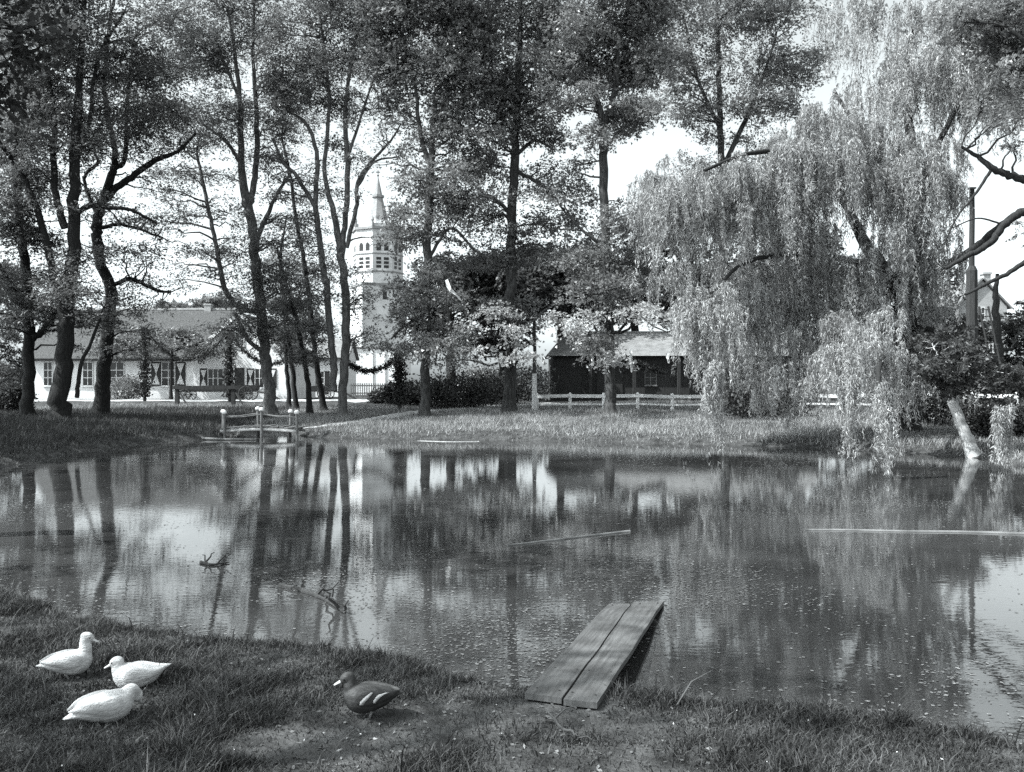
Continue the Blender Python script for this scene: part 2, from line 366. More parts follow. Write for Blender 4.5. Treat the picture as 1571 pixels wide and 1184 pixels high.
LEAFK = 1.55
def tree(name, label, Y, stems, clumps, nleaf, L, Wd, leaf, bark, flat=.0, spray=.55, per=26, group=None, depth=3.0, plate=.3, fill=1.0, cat='tree', world=False, strays=0):
    """stems: polylines of (px, py, radius_px[, dY]); clumps: foliage masses (px, py, rx, ry[, dY])"""
    PP = (lambda x, z, yy: np.array([x, yy, z])) if world else P
    b = stems[0][0]; X0 = b[0] if world else (b[0] - CX) / F * Y; z0 = h1(X0, Y) - .08
    t = thing(name, label, cat, (X0, Y, z0), group)
    mp = 1.0 if world else Y / F; G = Geo(); nodes = []; B = Geo()
    for si, st in enumerate(stems):
        pts = []; rad = []; dy = 0.0
        for j, q in enumerate(st):
            if len(q) > 3: dy = q[3]
            elif si > 0 and j > 0: dy = dy + 0
            p = PP(q[0], q[1], Y + dy)
            if si == 0 and j == 0: p[2] = z0
            pts.append(p); rad.append(q[2] * mp * .86)
        sp = smooth_path(pts, 7); rr = np.interp(np.linspace(0, 1, len(sp)), np.linspace(0, 1, len(rad)), rad)
        sp[1:-1] += rng.standard_normal((len(sp) - 2, 3)) * (rr[1:-1, None] * .16)
        if si == 0:
            zz = (sp[:, 2] - sp[0, 2]); rr = rr * (1 + .55 * np.exp(-zz / .35)); G.tube(sp, rr, 9)
        else: (G if si < 3 else B).tube(sp, rr, 7)
        nodes.append(np.column_stack([sp, rr]))
    nodes = np.vstack(nodes)
    sub = []; hi = nodes[(nodes[:, 2] > z0 + 4.5) & (nodes[:, 3] < .3)]
    if strays and nleaf < 10000: strays = 7
    for k in range(strays if len(hi) else 0):       # loose sprays along the limbs, all the way down
        q = hi[rng.integers(0, len(hi))]; a = rng.uniform(0, 2 * math.pi); r = rng.uniform(.7, 3.0)
        x, yy, z = q[0] + r * math.cos(a), q[1] + r * math.sin(a) * .7, q[2] + rng.uniform(-.8, .9); m = yy / F
        sub.append((CX + x / m, CY - (z - CAMZ) / m, rng.uniform(13, 27), rng.uniform(4, 9), yy - Y, False))
    for c in clumps:
        dY = c[4] if len(c) > 4 else rng.uniform(-depth, depth) * .6
        for k in range(3 if (c[2] * c[3]) * mp * mp > .8 else 2):
            f = rng.uniform(.55, 1.15); a = rng.uniform(0, 2 * math.pi); r = rng.uniform(.2, 1.05)
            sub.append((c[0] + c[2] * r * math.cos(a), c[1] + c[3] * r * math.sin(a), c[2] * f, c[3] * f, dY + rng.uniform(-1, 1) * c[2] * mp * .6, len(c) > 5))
    clumps = sub; nleaf = int(nleaf * (LEAFK if Y > 25 else 1.0))
    LG = Geo(); LB = Geo(); tot = sum(c[2] * c[3] for c in clumps)
    for c in clumps:
        dY = c[4] if len(c) > 4 else rng.uniform(-depth, depth) * .6
        cc = PP(c[0], c[1], Y + dY); rx, rz = c[2] * mp, c[3] * mp; ry = (rx + rz) * .55
        dd = np.linalg.norm(nodes[:, :3] - cc, axis=1) + 1.2 * np.clip(nodes[:, 2] - cc[2] + .3 * rx, 0, None) + .25 * np.clip(cc[2] - nodes[:, 2], 0, None)
        j = np.argmin(dd); a = nodes[j]
        br = bend(a[:3], cc, .06, 7, .035); r0 = min(a[3] * .6, .015 * np.linalg.norm(cc - a[:3]) + .025)
        B.tube(br, np.linspace(r0, .016, 7), 5, cap=False)
        n = int(nleaf * fill * c[2] * c[3] / tot); ns = max(3, n // per)
        u = rng.standard_normal((ns, 3)); u /= np.linalg.norm(u, axis=1)[:, None]; u *= rng.uniform(.15, 1, (ns, 1)) ** .5
        u *= rng.uniform(.85, 1.15, (ns, 1))
        sc = cc + u * [rx, ry, rz]
        for k in range(0, ns, 6):
            q = br[rng.integers(3, 7)]
            B.tube(bend(q, sc[k], .08, 4, .05), np.linspace(.016, .008, 4), 3, cap=False)
        m = rng.integers(per // 2, per + per // 2, ns); idx = np.repeat(np.arange(ns), m)
        # leaves set along a drooping twig, so each spray reads as a feathery plate
        dv = u[:, :] * [1, 1, .25] + rng.standard_normal((ns, 3)) * [.7, .7, .18 + .35 * (1 - flat)]; dv[:, 2] -= .18 + .3 * (1 - flat) * rng.uniform(0, 1, ns)
        dv /= np.linalg.norm(dv, axis=1)[:, None] + 1e-9; nv = np.array([0, 0, 1.]) + rng.standard_normal((ns, 3)) * (.25 + .5 * (1 - flat)); lv = np.cross(dv, nv); lv /= np.linalg.norm(lv, axis=1)[:, None] + 1e-9; nv = np.cross(lv, dv)
        sl = spray * rng.uniform(.6, 1.35, ns); tt = rng.uniform(0, 1, len(idx)); sg = np.where(rng.uniform(0, 1, len(idx)) < .5, -1., 1.)
        q = rng.uniform(.1, 1, len(idx)) * .34 * (1.1 - .6 * tt) * spray
        c3 = sc[idx] + dv[idx] * ((tt - .3) * sl[idx])[:, None] + lv[idx] * (sg * q)[:, None] + nv[idx] * (rng.standard_normal(len(idx)) * .05 * spray)[:, None]; c3[:, 2] -= .3 * q
        ld = dv[idx] * .6 + lv[idx] * (sg * .8)[:, None] + rng.standard_normal((len(idx), 3)) * .3; ls = np.cross(nv[idx] + rng.standard_normal((len(idx), 3)) * .45, ld)
        sh = np.clip(rng.uniform(0, 1, ns)[idx] * .55 + rng.uniform(0, .45, len(idx)), 0, 1)
        leaf_quads(LB if c[5] else LG, c3, L, Wd, flat, .25, sh, tri=Y > 25, d=ld, s=ls)
    G.build('trunk', bark, t, smooth=True)
    if B.n: kind(B.build('branches', bark, t, smooth=True), 'stuff')
    LG.build('crown', leaf, t)
    if LB.n: LB.build('lower_boughs', M['leaf_sunlit_tone'], t)['label'] = 'lower boughs with sunlight put into the leaf colour'
    return t

LO, LI, DK = M['leaf_locust'], M['leaf_lime'], M['leaf_dark']; BK, BL = M['bark'], M['bark_lime']
loc_kw = dict(strays=36, L=.175, Wd=.085, leaf=LO, bark=BK, flat=.7, spray=1.05, per=13, plate=.4)
tree('locust_tree', 'dark slender locust tree nearest the left edge, forked low over the pond bank', 47,
     [[(45, 632, 11), (44, 560, 10), (46, 480, 9), (36, 380, 8), (24, 250, 6), (30, 100, 4), (20, -60, 2)],
      [(48, 520, 7), (68, 505, 6), (92, 470, 5), (120, 420, 3, 1)], [(46, 480, 6), (20, 440, 4), (-20, 380, 3, -1)], [(24, 250, 4), (60, 150, 3), (70, 30, 2, 1)]],
     [(30, 40, 75, 55), (15, 130, 60, 50), (60, 110, 50, 40), (25, 215, 55, 40), (45, 300, 45, 26), (5, 330, 40, 40), (40, 405, 55, 28), (5, 440, 35, 35), (25, 500, 40, 26), (0, 560, 26, 34), (60, -60, 110, 60), (75, 470, 36, 22)],
     42000, **loc_kw)
tree('locust_tree', 'thick dark multi-stemmed locust tree with flared foot, second from the left edge', 45,
     [[(92, 637, 17), (98, 560, 15), (104, 460, 13), (111, 380, 11), (114, 250, 9), (122, 120, 6), (132, -40, 3)],
      [(102, 500, 9), (82, 420, 7), (60, 330, 6), (30, 262, 5), (-6, 212, 4, -1)], [(100, 350, 7), (84, 290, 6), (82, 180, 5), (70, 90, 3)],
      [(112, 330, 5), (140, 315, 5), (165, 318, 4), (200, 322, 3), (240, 342, 2, 1)], [(114, 250, 5), (135, 200, 4), (150, 90, 3), (190, 20, 2)],
      [(118, 610, 4), (124, 560, 3.5), (138, 530, 3), (160, 470, 2)]],
     [(120, 40, 80, 50), (170, 70, 50, 40), (100, 120, 65, 38), (150, 170, 55, 30), (75, 200, 50, 30), (135, 225, 45, 24), (60, 285, 45, 24), (35, 350, 40, 20), (120, 395, 40, 18), (95, 440, 40, 22), (70, 375, 36, 18), (130, -70, 120, 60), (200, 130, 40, 25), (140, 500, 30, 16)],
     44000, **loc_kw)
tree('locust_tree', 'dark crooked locust tree left of the white house, third from the left edge', 51,
     [[(152, 626, 14), (160, 560, 12), (171, 460, 10), (155, 400, 9), (147, 350, 9), (158, 310, 8), (172, 268, 7), (176, 230, 5), (160, 140, 4), (170, 20, 3)],
      [(160, 305, 7), (195, 275, 6), (240, 245, 5), (272, 232, 3), (300, 205, 2)], [(172, 262, 5), (192, 240, 4), (195, 160, 3), (205, 60, 2)],
      [(168, 440, 4), (200, 428, 4), (240, 445, 3), (262, 448, 2)], [(150, 330, 4), (135, 300, 3), (130, 270, 3), (150, 250, 3), (145, 235, 2)], [(152, 350, 4), (190, 345, 3), (250, 365, 2)]],
     [(215, 95, 50, 22), (240, 40, 50, 24), (200, 170, 60, 26), (250, 190, 50, 24), (220, 222, 60, 18), (285, 225, 30, 14), (235, 275, 36, 12), (230, 340, 50, 14), (200, 380, 46, 16), (262, 388, 40, 12), (225, 425, 36, 12), (190, 460, 40, 18), (200, 505, 30, 16), (175, 300, 26, 12), (190, -60, 90, 50), (225, 478, 30, 12), (250, 455, 34, 9), (215, 540, 26, 9), (235, 410, 30, 9), (160, 540, 26, 12), (255, 95, 40, 22), (265, 145, 40, 20), (280, 20, 50, 24), (180, 130, 40, 26)],
     28000, **loc_kw)
tree('locust_tree', 'tall locust tree with sunlight put into its bark colour, in front of the house gable, forking at half height', 55,
     [[(416, 630, 11), (408, 570, 10), (401, 500, 9.5), (392, 400, 9), (384, 330, 8.5), (376, 300, 8), (370, 240, 6), (366, 130, 4), (350, 10, 2)],
      [(382, 320, 6), (392, 270, 5.5), (394, 180, 4.5), (388, 80, 3), (392, -30, 2)], [(400, 480, 5), (365, 470, 5), (345, 440, 5), (330, 370, 4), (318, 310, 3.5), (302, 235, 2.5)],
      [(388, 380, 5), (410, 330, 4), (430, 290, 3), (450, 260, 2)], [(370, 250, 4), (345, 215, 3), (310, 190, 2)], [(404, 540, 4), (380, 520, 4), (360, 480, 3)],
      [(366, 150, 3), (330, 60, 2)]],
     [(320, 40, 70, 34), (375, 20, 50, 26), (300, 105, 60, 26), (360, 95, 50, 26), (315, 165, 65, 24), (380, 165, 40, 22), (290, 215, 55, 18), (345, 215, 50, 18), (405, 210, 26, 18), (275, 265, 45, 14), (330, 275, 45, 14), (395, 265, 30, 14), (300, 320, 40, 12), (355, 325, 36, 12), (420, 330, 36, 16), (310, 375, 40, 12), (375, 372, 40, 16), (430, 385, 36, 18), (385, 420, 40, 18), (440, 440, 40, 20), (400, 470, 50, 22), (375, 500, 40, 18), (430, 500, 40, 22), (350, -50, 100, 50), (300, 430, 36, 9), (345, 450, 26, 9), (320, 500, 26, 8), (280, 405, 34, 9), (350, 400, 30, 9), (405, 60, 26, 30), (270, 60, 46, 24), (410, 130, 24, 24), (270, 170, 40, 18), (255, 300, 36, 12), (245, 345, 40, 12)],
     46000, **{**loc_kw, 'bark': M['bark_sunlit_tone']})
for lab, st, cl, yy in [
    ('thin dark locust stem leaning left, just right of the locust with sunlit-toned bark', [(455, 612, 4.5), (448, 560, 4), (438, 480, 3.5), (430, 400, 2.5), (440, 330, 1.5)], [(440, 400, 36, 16), (425, 345, 30, 12), (448, 455, 34, 16), (455, 500, 30, 14)], 62),
    ('thin pale-footed locust stem leaning left beside the two-trunk locust', [(476, 628, 5.5), (470, 570, 4.5), (456, 500, 4), (438, 430, 3), (425, 380, 2)], [(470, 470, 36, 18), (440, 430, 30, 14), (490, 510, 30, 14), (470, 540, 28, 14)], 56),
    ('short thin locust stem standing among the leaning stems', [(444, 611, 4), (440, 560, 3.5), (436, 500, 3), (440, 450, 2)], [(440, 500, 36, 18), (430, 535, 28, 12)], 64),
    ('long thin locust stem curving left to a high crown, left of the forked locust', [(497, 614, 5.5), (486, 560, 5), (478, 490, 4.5), (468, 410, 4), (455, 340, 3.2), (445, 270, 3), (432, 210, 2)], [(450, 300, 30, 11), (430, 240, 26, 10), (450, 185, 36, 16), (440, 140, 30, 18), (465, 360, 30, 13), (490, 420, 34, 15), (430, 200, 26, 12)], 60)]:
    tree('locust_tree', lab, yy, [st], cl, 6500, group='slender locust stems on the far bank', **loc_kw)
tree('locust_tree', 'forked locust tree with sunlight put into its bark colour, just left of the church tower', 54,
     [[(525, 628, 8), (528, 560, 8), (531, 480, 7.5), (524, 400, 7), (520, 370, 6.5), (510, 320, 5), (498, 260, 4), (505, 150, 3), (490, 20, 2)],
      [(524, 400, 5.5), (530, 340, 5), (534, 260, 5), (530, 170, 4), (545, 60, 2.5)], [(512, 600, 7), (510, 540, 6.5), (503, 460, 6), (492, 380, 5.5), (484, 310, 5), (487, 240, 4), (470, 190, 3), (440, 170, 2)],
      [(532, 380, 4), (546, 320, 4), (549, 280, 3.5), (568, 250, 3), (600, 215, 2), (615, 190, 1.4)], [(485, 320, 4), (455, 270, 3.5), (435, 250, 3), (420, 215, 2)], [(549, 285, 2.5), (575, 248, 2), (612, 240, 1.3)],
      [(534, 240, 3), (560, 160, 2.2), (580, 100, 1.5)]],
     [(480, 40, 60, 40), (540, 30, 50, 36), (455, 95, 40, 30), (510, 95, 55, 32), (565, 90, 40, 30), (490, 155, 50, 24), (550, 150, 40, 22), (445, 150, 34, 20), (590, 160, 28, 14), (590, 205, 18, 6), (460, 215, 34, 12), (520, 215, 40, 14), (500, 275, 30, 10), (540, 300, 14, 8), (470, 330, 24, 10), (505, 350, 26, 12), (540, 420, 18, 10), (548, 480, 22, 26), (550, 530, 20, 20), (500, 450, 34, 14), (510, 400, 24, 10), (520, -50, 100, 50), (580, 40, 40, 30), (430, 50, 36, 30), (600, 115, 36, 26), (470, 120, 40, 24), (420, 300, 26, 8), (470, 390, 26, 9), (520, 330, 18, 7), (480, 260, 24, 8), (420, 110, 24, 24), (415, 240, 30, 10), (455, 275, 26, 9)],
     40000, **{**loc_kw, 'bark': M['bark_sunlit_tone']})
lim_kw = dict(strays=14, L=.18, Wd=.12, leaf=LI, bark=BL, flat=.35, spray=.9, per=13, plate=.6)
tree('lime_tree', 'tall leafy tree standing right of the church tower', 52,
     [[(652, 624, 9), (652, 540, 8.5), (655, 440, 8), (656, 360, 7.5), (660, 260, 7), (664, 200, 5), (672, 80, 3), (670, -60, 2)],
      [(658, 250, 5), (644, 200, 4), (635, 120, 3), (610, 30, 2)], [(656, 400, 3), (690, 350, 3), (725, 380, 2), (745, 395, 1.4)], [(655, 480, 3), (620, 500, 2.4), (600, 520, 1.6)], [(660, 200, 3), (700, 120, 2)]],
     [(640, 40, 75, 46), (600, 15, 50, 36), (690, 60, 50, 46), (620, 100, 55, 36), (665, 130, 60, 40), (700, 150, 40, 36), (615, 160, 36, 20), (655, 195, 50, 22), (640, 285, 36, 22), (680, 265, 44, 24), (626, 325, 22, 18), (655, 320, 44, 24), (700, 310, 40, 26), (630, 362, 40, 18), (690, 360, 36, 16), (640, 420, 36, 22), (625, 470, 30, 22), (665, 460, 40, 26), (640, 520, 44, 22), (605, 545, 22, 16), (685, 510, 36, 22), (660, -60, 120, 60), (590, 70, 44, 34), (720, 100, 40, 40), (715, 200, 36, 26), (725, 250, 30, 20), (720, 30, 40, 40)],
     54000, depth=3.5, **lim_kw)
tree('lime_tree', 'tallest straight dark-trunked tree in the middle of the far bank', 54,
     [[(781, 626, 12), (783, 540, 10), (784, 440, 9), (785, 350, 8.5), (789, 250, 8), (794, 150, 6), (798, 30, 4), (800, -80, 2)],
      [(786, 330, 4), (750, 300, 3), (720, 310, 2)], [(790, 240, 4), (820, 215, 3), (850, 230, 2)], [(788, 260, 4), (840, 290, 3), (870, 330, 1.6)], [(792, 180, 4), (750, 120, 3), (730, 40, 2)], [(796, 120, 3), (850, 60, 2)], [(783, 470, 4), (740, 470, 3), (705, 490, 2)], [(783, 500, 4), (815, 490, 3), (845, 470, 2)]],
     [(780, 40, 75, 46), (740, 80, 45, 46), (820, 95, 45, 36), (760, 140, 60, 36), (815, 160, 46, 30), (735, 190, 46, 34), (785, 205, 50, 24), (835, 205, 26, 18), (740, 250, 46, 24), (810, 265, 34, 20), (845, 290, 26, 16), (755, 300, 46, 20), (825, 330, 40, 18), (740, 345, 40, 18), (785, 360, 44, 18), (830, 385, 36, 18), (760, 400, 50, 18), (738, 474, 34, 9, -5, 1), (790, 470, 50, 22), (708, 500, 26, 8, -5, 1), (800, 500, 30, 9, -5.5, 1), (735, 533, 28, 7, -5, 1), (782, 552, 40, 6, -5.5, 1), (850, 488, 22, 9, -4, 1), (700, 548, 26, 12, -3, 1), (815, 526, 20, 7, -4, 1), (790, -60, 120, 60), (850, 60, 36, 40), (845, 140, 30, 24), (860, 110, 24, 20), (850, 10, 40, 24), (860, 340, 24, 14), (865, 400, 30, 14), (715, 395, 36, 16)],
     58000, depth=3.5, **lim_kw)
tree('lime_tree', 'tall tree with pale lower trunk before the dark barn, beside the willow', 51,
     [[(937, 632, 10), (936, 580, 9.5), (933, 480, 8.5), (930, 380, 8), (926, 260, 8), (925, 195, 7), (908, 120, 5), (898, 20, 3)],
      [(925, 200, 6), (945, 130, 5), (950, 60, 3.5), (975, -30, 2)], [(930, 380, 3), (890, 350, 2.4), (868, 320, 1.6)], [(926, 230, 3), (970, 185, 1.6), (995, 195, .6)], [(932, 430, 3), (965, 390, 2)], [(935, 500, 4), (975, 480, 3), (1020, 490, 2)], [(935, 500, 4), (890, 480, 3), (850, 500, 2)]],
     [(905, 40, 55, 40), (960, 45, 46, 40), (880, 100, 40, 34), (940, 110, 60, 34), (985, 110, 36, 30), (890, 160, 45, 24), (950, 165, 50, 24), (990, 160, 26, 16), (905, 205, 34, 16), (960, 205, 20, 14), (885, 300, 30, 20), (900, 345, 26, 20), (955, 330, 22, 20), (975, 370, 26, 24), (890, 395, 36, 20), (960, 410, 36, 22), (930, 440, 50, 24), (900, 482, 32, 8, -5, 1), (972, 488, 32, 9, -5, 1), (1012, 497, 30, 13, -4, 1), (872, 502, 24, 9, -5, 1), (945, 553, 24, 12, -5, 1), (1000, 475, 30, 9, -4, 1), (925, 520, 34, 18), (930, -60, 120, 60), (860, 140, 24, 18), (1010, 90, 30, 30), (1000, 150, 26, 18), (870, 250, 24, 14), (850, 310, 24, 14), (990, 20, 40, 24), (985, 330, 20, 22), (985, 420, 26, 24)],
     52000, depth=3.5, **lim_kw)
tree('lime_tree', 'leafy tree crown rising behind the left shoulder of the willow', 62,
     [[(1115, 622, 9), (1112, 500, 8), (1108, 300, 7), (1104, 160, 5), (1100, 20, 3), (1098, -60, 2)], [(1108, 260, 5), (1150, 170, 4), (1190, 60, 2)], [(1106, 200, 4), (1070, 120, 3), (1050, 30, 2)]],
     [(1070, 30, 50, 40), (1130, 30, 60, 45), (1195, 40, 50, 46), (1060, 100, 46, 34), (1120, 110, 60, 40), (1185, 115, 50, 40), (1080, 155, 44, 26), (1140, 175, 60, 26), (1205, 170, 40, 30), (1085, 205, 26, 16), (1150, 210, 50, 20), (1120, 260, 60, 30), (1130, 340, 70, 40), (1130, -60, 110, 60), (1030, 70, 30, 30), (1040, 130, 30, 24), (1240, 40, 40, 40), (1235, 110, 36, 36), (1050, 175, 26, 16), (1030, 10, 40, 20)],
     42000, depth=4, **lim_kw)
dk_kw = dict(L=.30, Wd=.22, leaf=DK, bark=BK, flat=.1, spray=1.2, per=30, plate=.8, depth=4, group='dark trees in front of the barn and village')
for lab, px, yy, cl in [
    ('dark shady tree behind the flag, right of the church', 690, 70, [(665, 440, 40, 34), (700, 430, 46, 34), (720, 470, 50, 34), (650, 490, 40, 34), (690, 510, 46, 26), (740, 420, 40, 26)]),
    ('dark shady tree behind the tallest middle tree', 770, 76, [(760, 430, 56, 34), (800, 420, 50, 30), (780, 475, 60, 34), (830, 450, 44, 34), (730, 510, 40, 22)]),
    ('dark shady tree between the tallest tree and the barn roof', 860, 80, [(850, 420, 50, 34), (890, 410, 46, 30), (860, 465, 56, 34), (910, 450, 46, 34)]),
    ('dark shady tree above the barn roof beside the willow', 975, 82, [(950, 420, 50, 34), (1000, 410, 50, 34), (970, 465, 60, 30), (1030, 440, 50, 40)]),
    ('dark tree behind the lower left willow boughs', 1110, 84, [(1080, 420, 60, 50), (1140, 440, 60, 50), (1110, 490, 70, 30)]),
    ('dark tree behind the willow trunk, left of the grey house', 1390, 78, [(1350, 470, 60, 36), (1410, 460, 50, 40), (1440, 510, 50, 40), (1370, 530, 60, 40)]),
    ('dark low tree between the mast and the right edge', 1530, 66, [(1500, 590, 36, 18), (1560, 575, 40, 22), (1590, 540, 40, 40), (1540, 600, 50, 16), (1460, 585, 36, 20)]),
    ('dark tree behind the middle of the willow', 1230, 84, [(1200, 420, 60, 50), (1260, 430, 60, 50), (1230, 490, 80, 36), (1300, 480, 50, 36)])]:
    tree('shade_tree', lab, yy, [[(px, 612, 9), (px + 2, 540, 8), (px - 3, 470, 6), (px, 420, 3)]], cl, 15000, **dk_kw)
tree('distant_tree', 'pale distant tree behind the farmhouse roof', 120, [[(300, 600, 4), (300, 520, 4), (300, 470, 2)]], [(290, 468, 36, 12), (325, 470, 30, 10), (260, 475, 30, 10)], 9000, .3, .2, LI, BK, .1, 1.2, 30)
tree('distant_tree', 'hazy tree at the left edge behind the dark locusts', 90, [[(-10, 610, 8), (-8, 500, 6), (-5, 400, 3)]], [(-20, 420, 60, 50), (20, 470, 50, 40), (-10, 540, 60, 40), (30, 560, 40, 36), (10, 590, 40, 20)], 14000, .26, .19, DK, BK, .1, 1.2, 30)

tree('trained_lime', 'leafy trained lime row along the farmhouse eaves behind the ivy post', 80, [[(262, 612, 3), (263, 570, 2.6), (264, 530, 2)], [(264, 545, 1.6), (230, 530, 1.4), (195, 522, 1)], [(264, 540, 1.6), (300, 528, 1.4), (340, 530, 1)]], [(200, 520, 30, 12), (240, 530, 30, 12), (290, 525, 34, 14), (330, 532, 34, 12), (310, 545, 30, 7), (170, 530, 30, 14), (265, 515, 26, 10)], 9000, .24, .16, LI, BK, .2, .9, 14)
# the weeping willow
def willow():
    Y0 = 37.0; X0 = (1392 - CX) / F * Y0; z0 = h1(X0, Y0) - .1
    t = thing('weeping_willow', 'large weeping willow trailing pale leaves into the pond at right', 'tree', (X0, Y0, z0))
    G = Geo(); mp = Y0 / F
    def st(pts, Y=None):
        pp = [P(q[0], q[1], Y0 + (q[3] if len(q) > 3 else 0)) for q in pts]; sp = smooth_path(pp, 7)
        rr = np.interp(np.linspace(0, 1, len(sp)), np.linspace(0, 1, len(pts)), [q[2] * mp for q in pts])
        sp[1:-1] += rng.standard_normal((len(sp) - 2, 3)) * rr[1:-1, None] * .12; return sp, rr
    sp, rr = st([(1392, 655, 24), (1390, 600, 19), (1388, 530, 17), (1388, 460, 16), (1392, 430, 14)]); sp[0, 2] = z0; G.tube(sp, rr, 12)
    for q in [[(1388, 460, 13), (1350, 405, 11), (1325, 370, 9), (1290, 300, 7, -1), (1230, 240, 5, -2.5), (1150, 235, 3, -4), (1080, 262, 2, -5)],
              [(1392, 440, 12), (1405, 360, 10), (1400, 240, 8), (1390, 120, 5), (1400, 40, 3)],
              [(1395, 440, 9), (1440, 412, 7), (1490, 385, 6), (1530, 350, 5), (1580, 318, 4, -1)],
              [(1400, 300, 6), (1460, 180, 4), (1510, 80, 2.5)], [(1390, 480, 7), (1340, 470, 5), (1290, 500, 4, -2), (1240, 540, 2, -3)],
              [(1398, 330, 5), (1330, 220, 4), (1280, 140, 2.5)], [(1392, 500, 6), (1440, 510, 4, -2), (1490, 540, 3, -5), (1530, 570, 2, -8)],
              [(1350, 410, 6), (1250, 390, 4, -2), (1150, 400, 3, -4), (1090, 450, 2, -6)], [(1389, 520, 5), (1370, 520, 4, -4), (1350, 560, 3, -9), (1348, 600, 2, -12)]]:
        sp, rr = st(q); G.tube(sp, rr, 7)
    G.build('trunk', BK, t, smooth=True)
    domes = [(1400, 95, 160, 62, 37, 2, 5, 620), (1290, 175, 85, 55, 35, 2, 4.5, 420), (1480, 130, 90, 60, 36, 1.4, 3.0, 330), (1200, 258, 105, 55, 34, 2.4, 5, 520),
             (1085, 300, 98, 52, 33, 1.6, 3.4, 460), (1330, 265, 105, 60, 34, 2, 5, 420), (1425, 250, 80, 60, 34, 2, 5, 300), (1082, 478, 58, 36, 31, 1.4, 3.0, 260),
             (1165, 430, 75, 55, 35, 2, 3.6, 230), (1280, 420, 80, 60, 35, 2, 4.5, 260), (1340, 520, 60, 40, 29, 1.4, 2.9, 200), (1400, 440, 70, 60, 38, 2, 4, 160),
             (1420, 600, 50, 36, 32, .6, 1.6, 70), (1538, 615, 18, 22, 25.5, 1.8, 3.2, 50), (1105, 570, 22, 18, 29, 2.6, 4, 60), (1354, 600, 14, 18, 22.5, 2.4, 3.6, 46),
             (1303, 590, 14, 18, 27, 2.2, 3.4, 40), (1220, 520, 60, 40, 33, 1.2, 2.8, 130), (1270, 560, 40, 26, 30, 1.0, 2.2, 90), (1460, 280, 26, 26, 35, 1, 2.2, 40)]
    LG = Geo(); S = Geo()
    sub = []
    for (px, py, rx, ry, Y, d0, d1, n) in domes + [(1130, 490, 60, 40, 34, 1.4, 3.2, 200), (1205, 470, 70, 50, 35, 1.6, 3.6, 200), (1265, 510, 60, 40, 34, 1.4, 3.2, 160), (1180, 560, 70, 36, 34, 1.0, 2.2, 150), (1330, 480, 60, 40, 33, 1.5, 3.2, 130), (1395, 360, 70, 50, 34, 1.5, 3.5, 130), (1470, 400, 24, 24, 34, .8, 1.8, 40), (1025, 318, 46, 42, 33, 1.6, 3.2, 170), (1062, 280, 60, 40, 33, 1.8, 3.6, 200), (1145, 258, 70, 40, 33.5, 2, 4, 200), (1225, 225, 60, 40, 34, 2, 4, 140), (1060, 470, 44, 30, 31, 1.4, 2.8, 110), (1430, 440, 45, 50, 36, 2, 3.6, 150), (1480, 40, 90, 50, 36, 2, 4, 240), (1560, 60, 60, 50, 35, 1.6, 3, 150), (1400, 570, 70, 45, 33, 1.2, 2.6, 150), (1240, 590, 60, 40, 32, 1, 2.2, 120), (1155, 550, 50, 40, 33, 1.2, 2.4, 110), (1190, 350, 90, 50, 34, 2, 4, 220), (1050, 420, 40, 30, 33, 1.5, 3, 100), (1330, 30, 70, 40, 38, 1.5, 3, 160), (1470, 20, 80, 40, 37, 1.5, 3.4, 180), (1555, 90, 50, 50, 35, 1.4, 3, 110)]:
        ks = 7 if rx > 50 else 3
        for k in range(ks):
            f = rng.uniform(.32, .7); a = rng.uniform(0, 2 * math.pi); r = rng.uniform(.2, 1.0)
            sub.append((px + rx * r * math.cos(a), py + ry * r * math.sin(a) * 1.1, rx * f, ry * f * rng.uniform(.7, 1.3), Y + rng.uniform(-1, 1) * rx * Y / F * .6, d0 * rng.uniform(.6, 1), d1 * rng.uniform(.7, 1.1), n / ks))
    for (px, py, rx, ry, Y, d0, d1, n) in sub:
        c = P(px, py, Y); m = Y / F; rx *= m; rz = ry * m; ry2 = rx * .75
        nk = int(n * 1.4 / 5) + 2; n = nk * 5; th = np.repeat(rng.uniform(0, 2 * math.pi, nk), 5) + rng.standard_normal(n) * .16; r = np.clip(np.repeat(np.sqrt(rng.uniform(0, 1, nk)) * rng.uniform(.85, 1.12, nk), 5) + rng.standard_normal(n) * .035, 0, 1.2)
        top = np.stack([c[0] + rx * r * np.cos(th), Y + ry2 * r * np.sin(th), c[2] + rz * np.sqrt(np.clip(1 - r * r, 0, 1)) * 1.3 - rz * .3], 1)
        ln = np.repeat(rng.uniform(d0, d1, nk) * rng.uniform(.32, 1.15, nk), 5) * rng.uniform(.6, 1.1, n)
        gz = np.maximum(hz(top[:, 0], top[:, 1]), 0) + .05
        ln = np.minimum(ln, np.clip(top[:, 2] - gz, .2, None))
        nl = np.maximum((ln * 17).astype(int), 4); idx = np.repeat(np.arange(n), nl)
        u = rng.uniform(0, 1, len(idx)); L_ = ln[idx]
        out = np.stack([np.cos(th), np.sin(th)], 1) * (.35 * rx / 3)
        sway = np.repeat(rng.standard_normal((nk, 2)) * .10, 5, 0) + rng.standard_normal((n, 2)) * .03
        p = top[idx].copy(); arch = np.minimum(u * L_ / .8, 1)
        p[:, :2] += out[idx] * (1 - (1 - arch) ** 2)[:, None] + sway[idx] * (u ** 2)[:, None] * L_[:, None]
        p[:, 2] -= u * L_ - .12 * (1 - (1 - arch) ** 2); p[:, :2] += rng.standard_normal((len(idx), 2)) * .035
        dr = rng.standard_normal((len(idx), 3)) * .5; dr[:, 2] -= .95; dr /= np.linalg.norm(dr, axis=1)[:, None]
        sv = np.cross(dr, rng.standard_normal((len(idx), 3))); sv /= np.linalg.norm(sv, axis=1)[:, None] + 1e-9
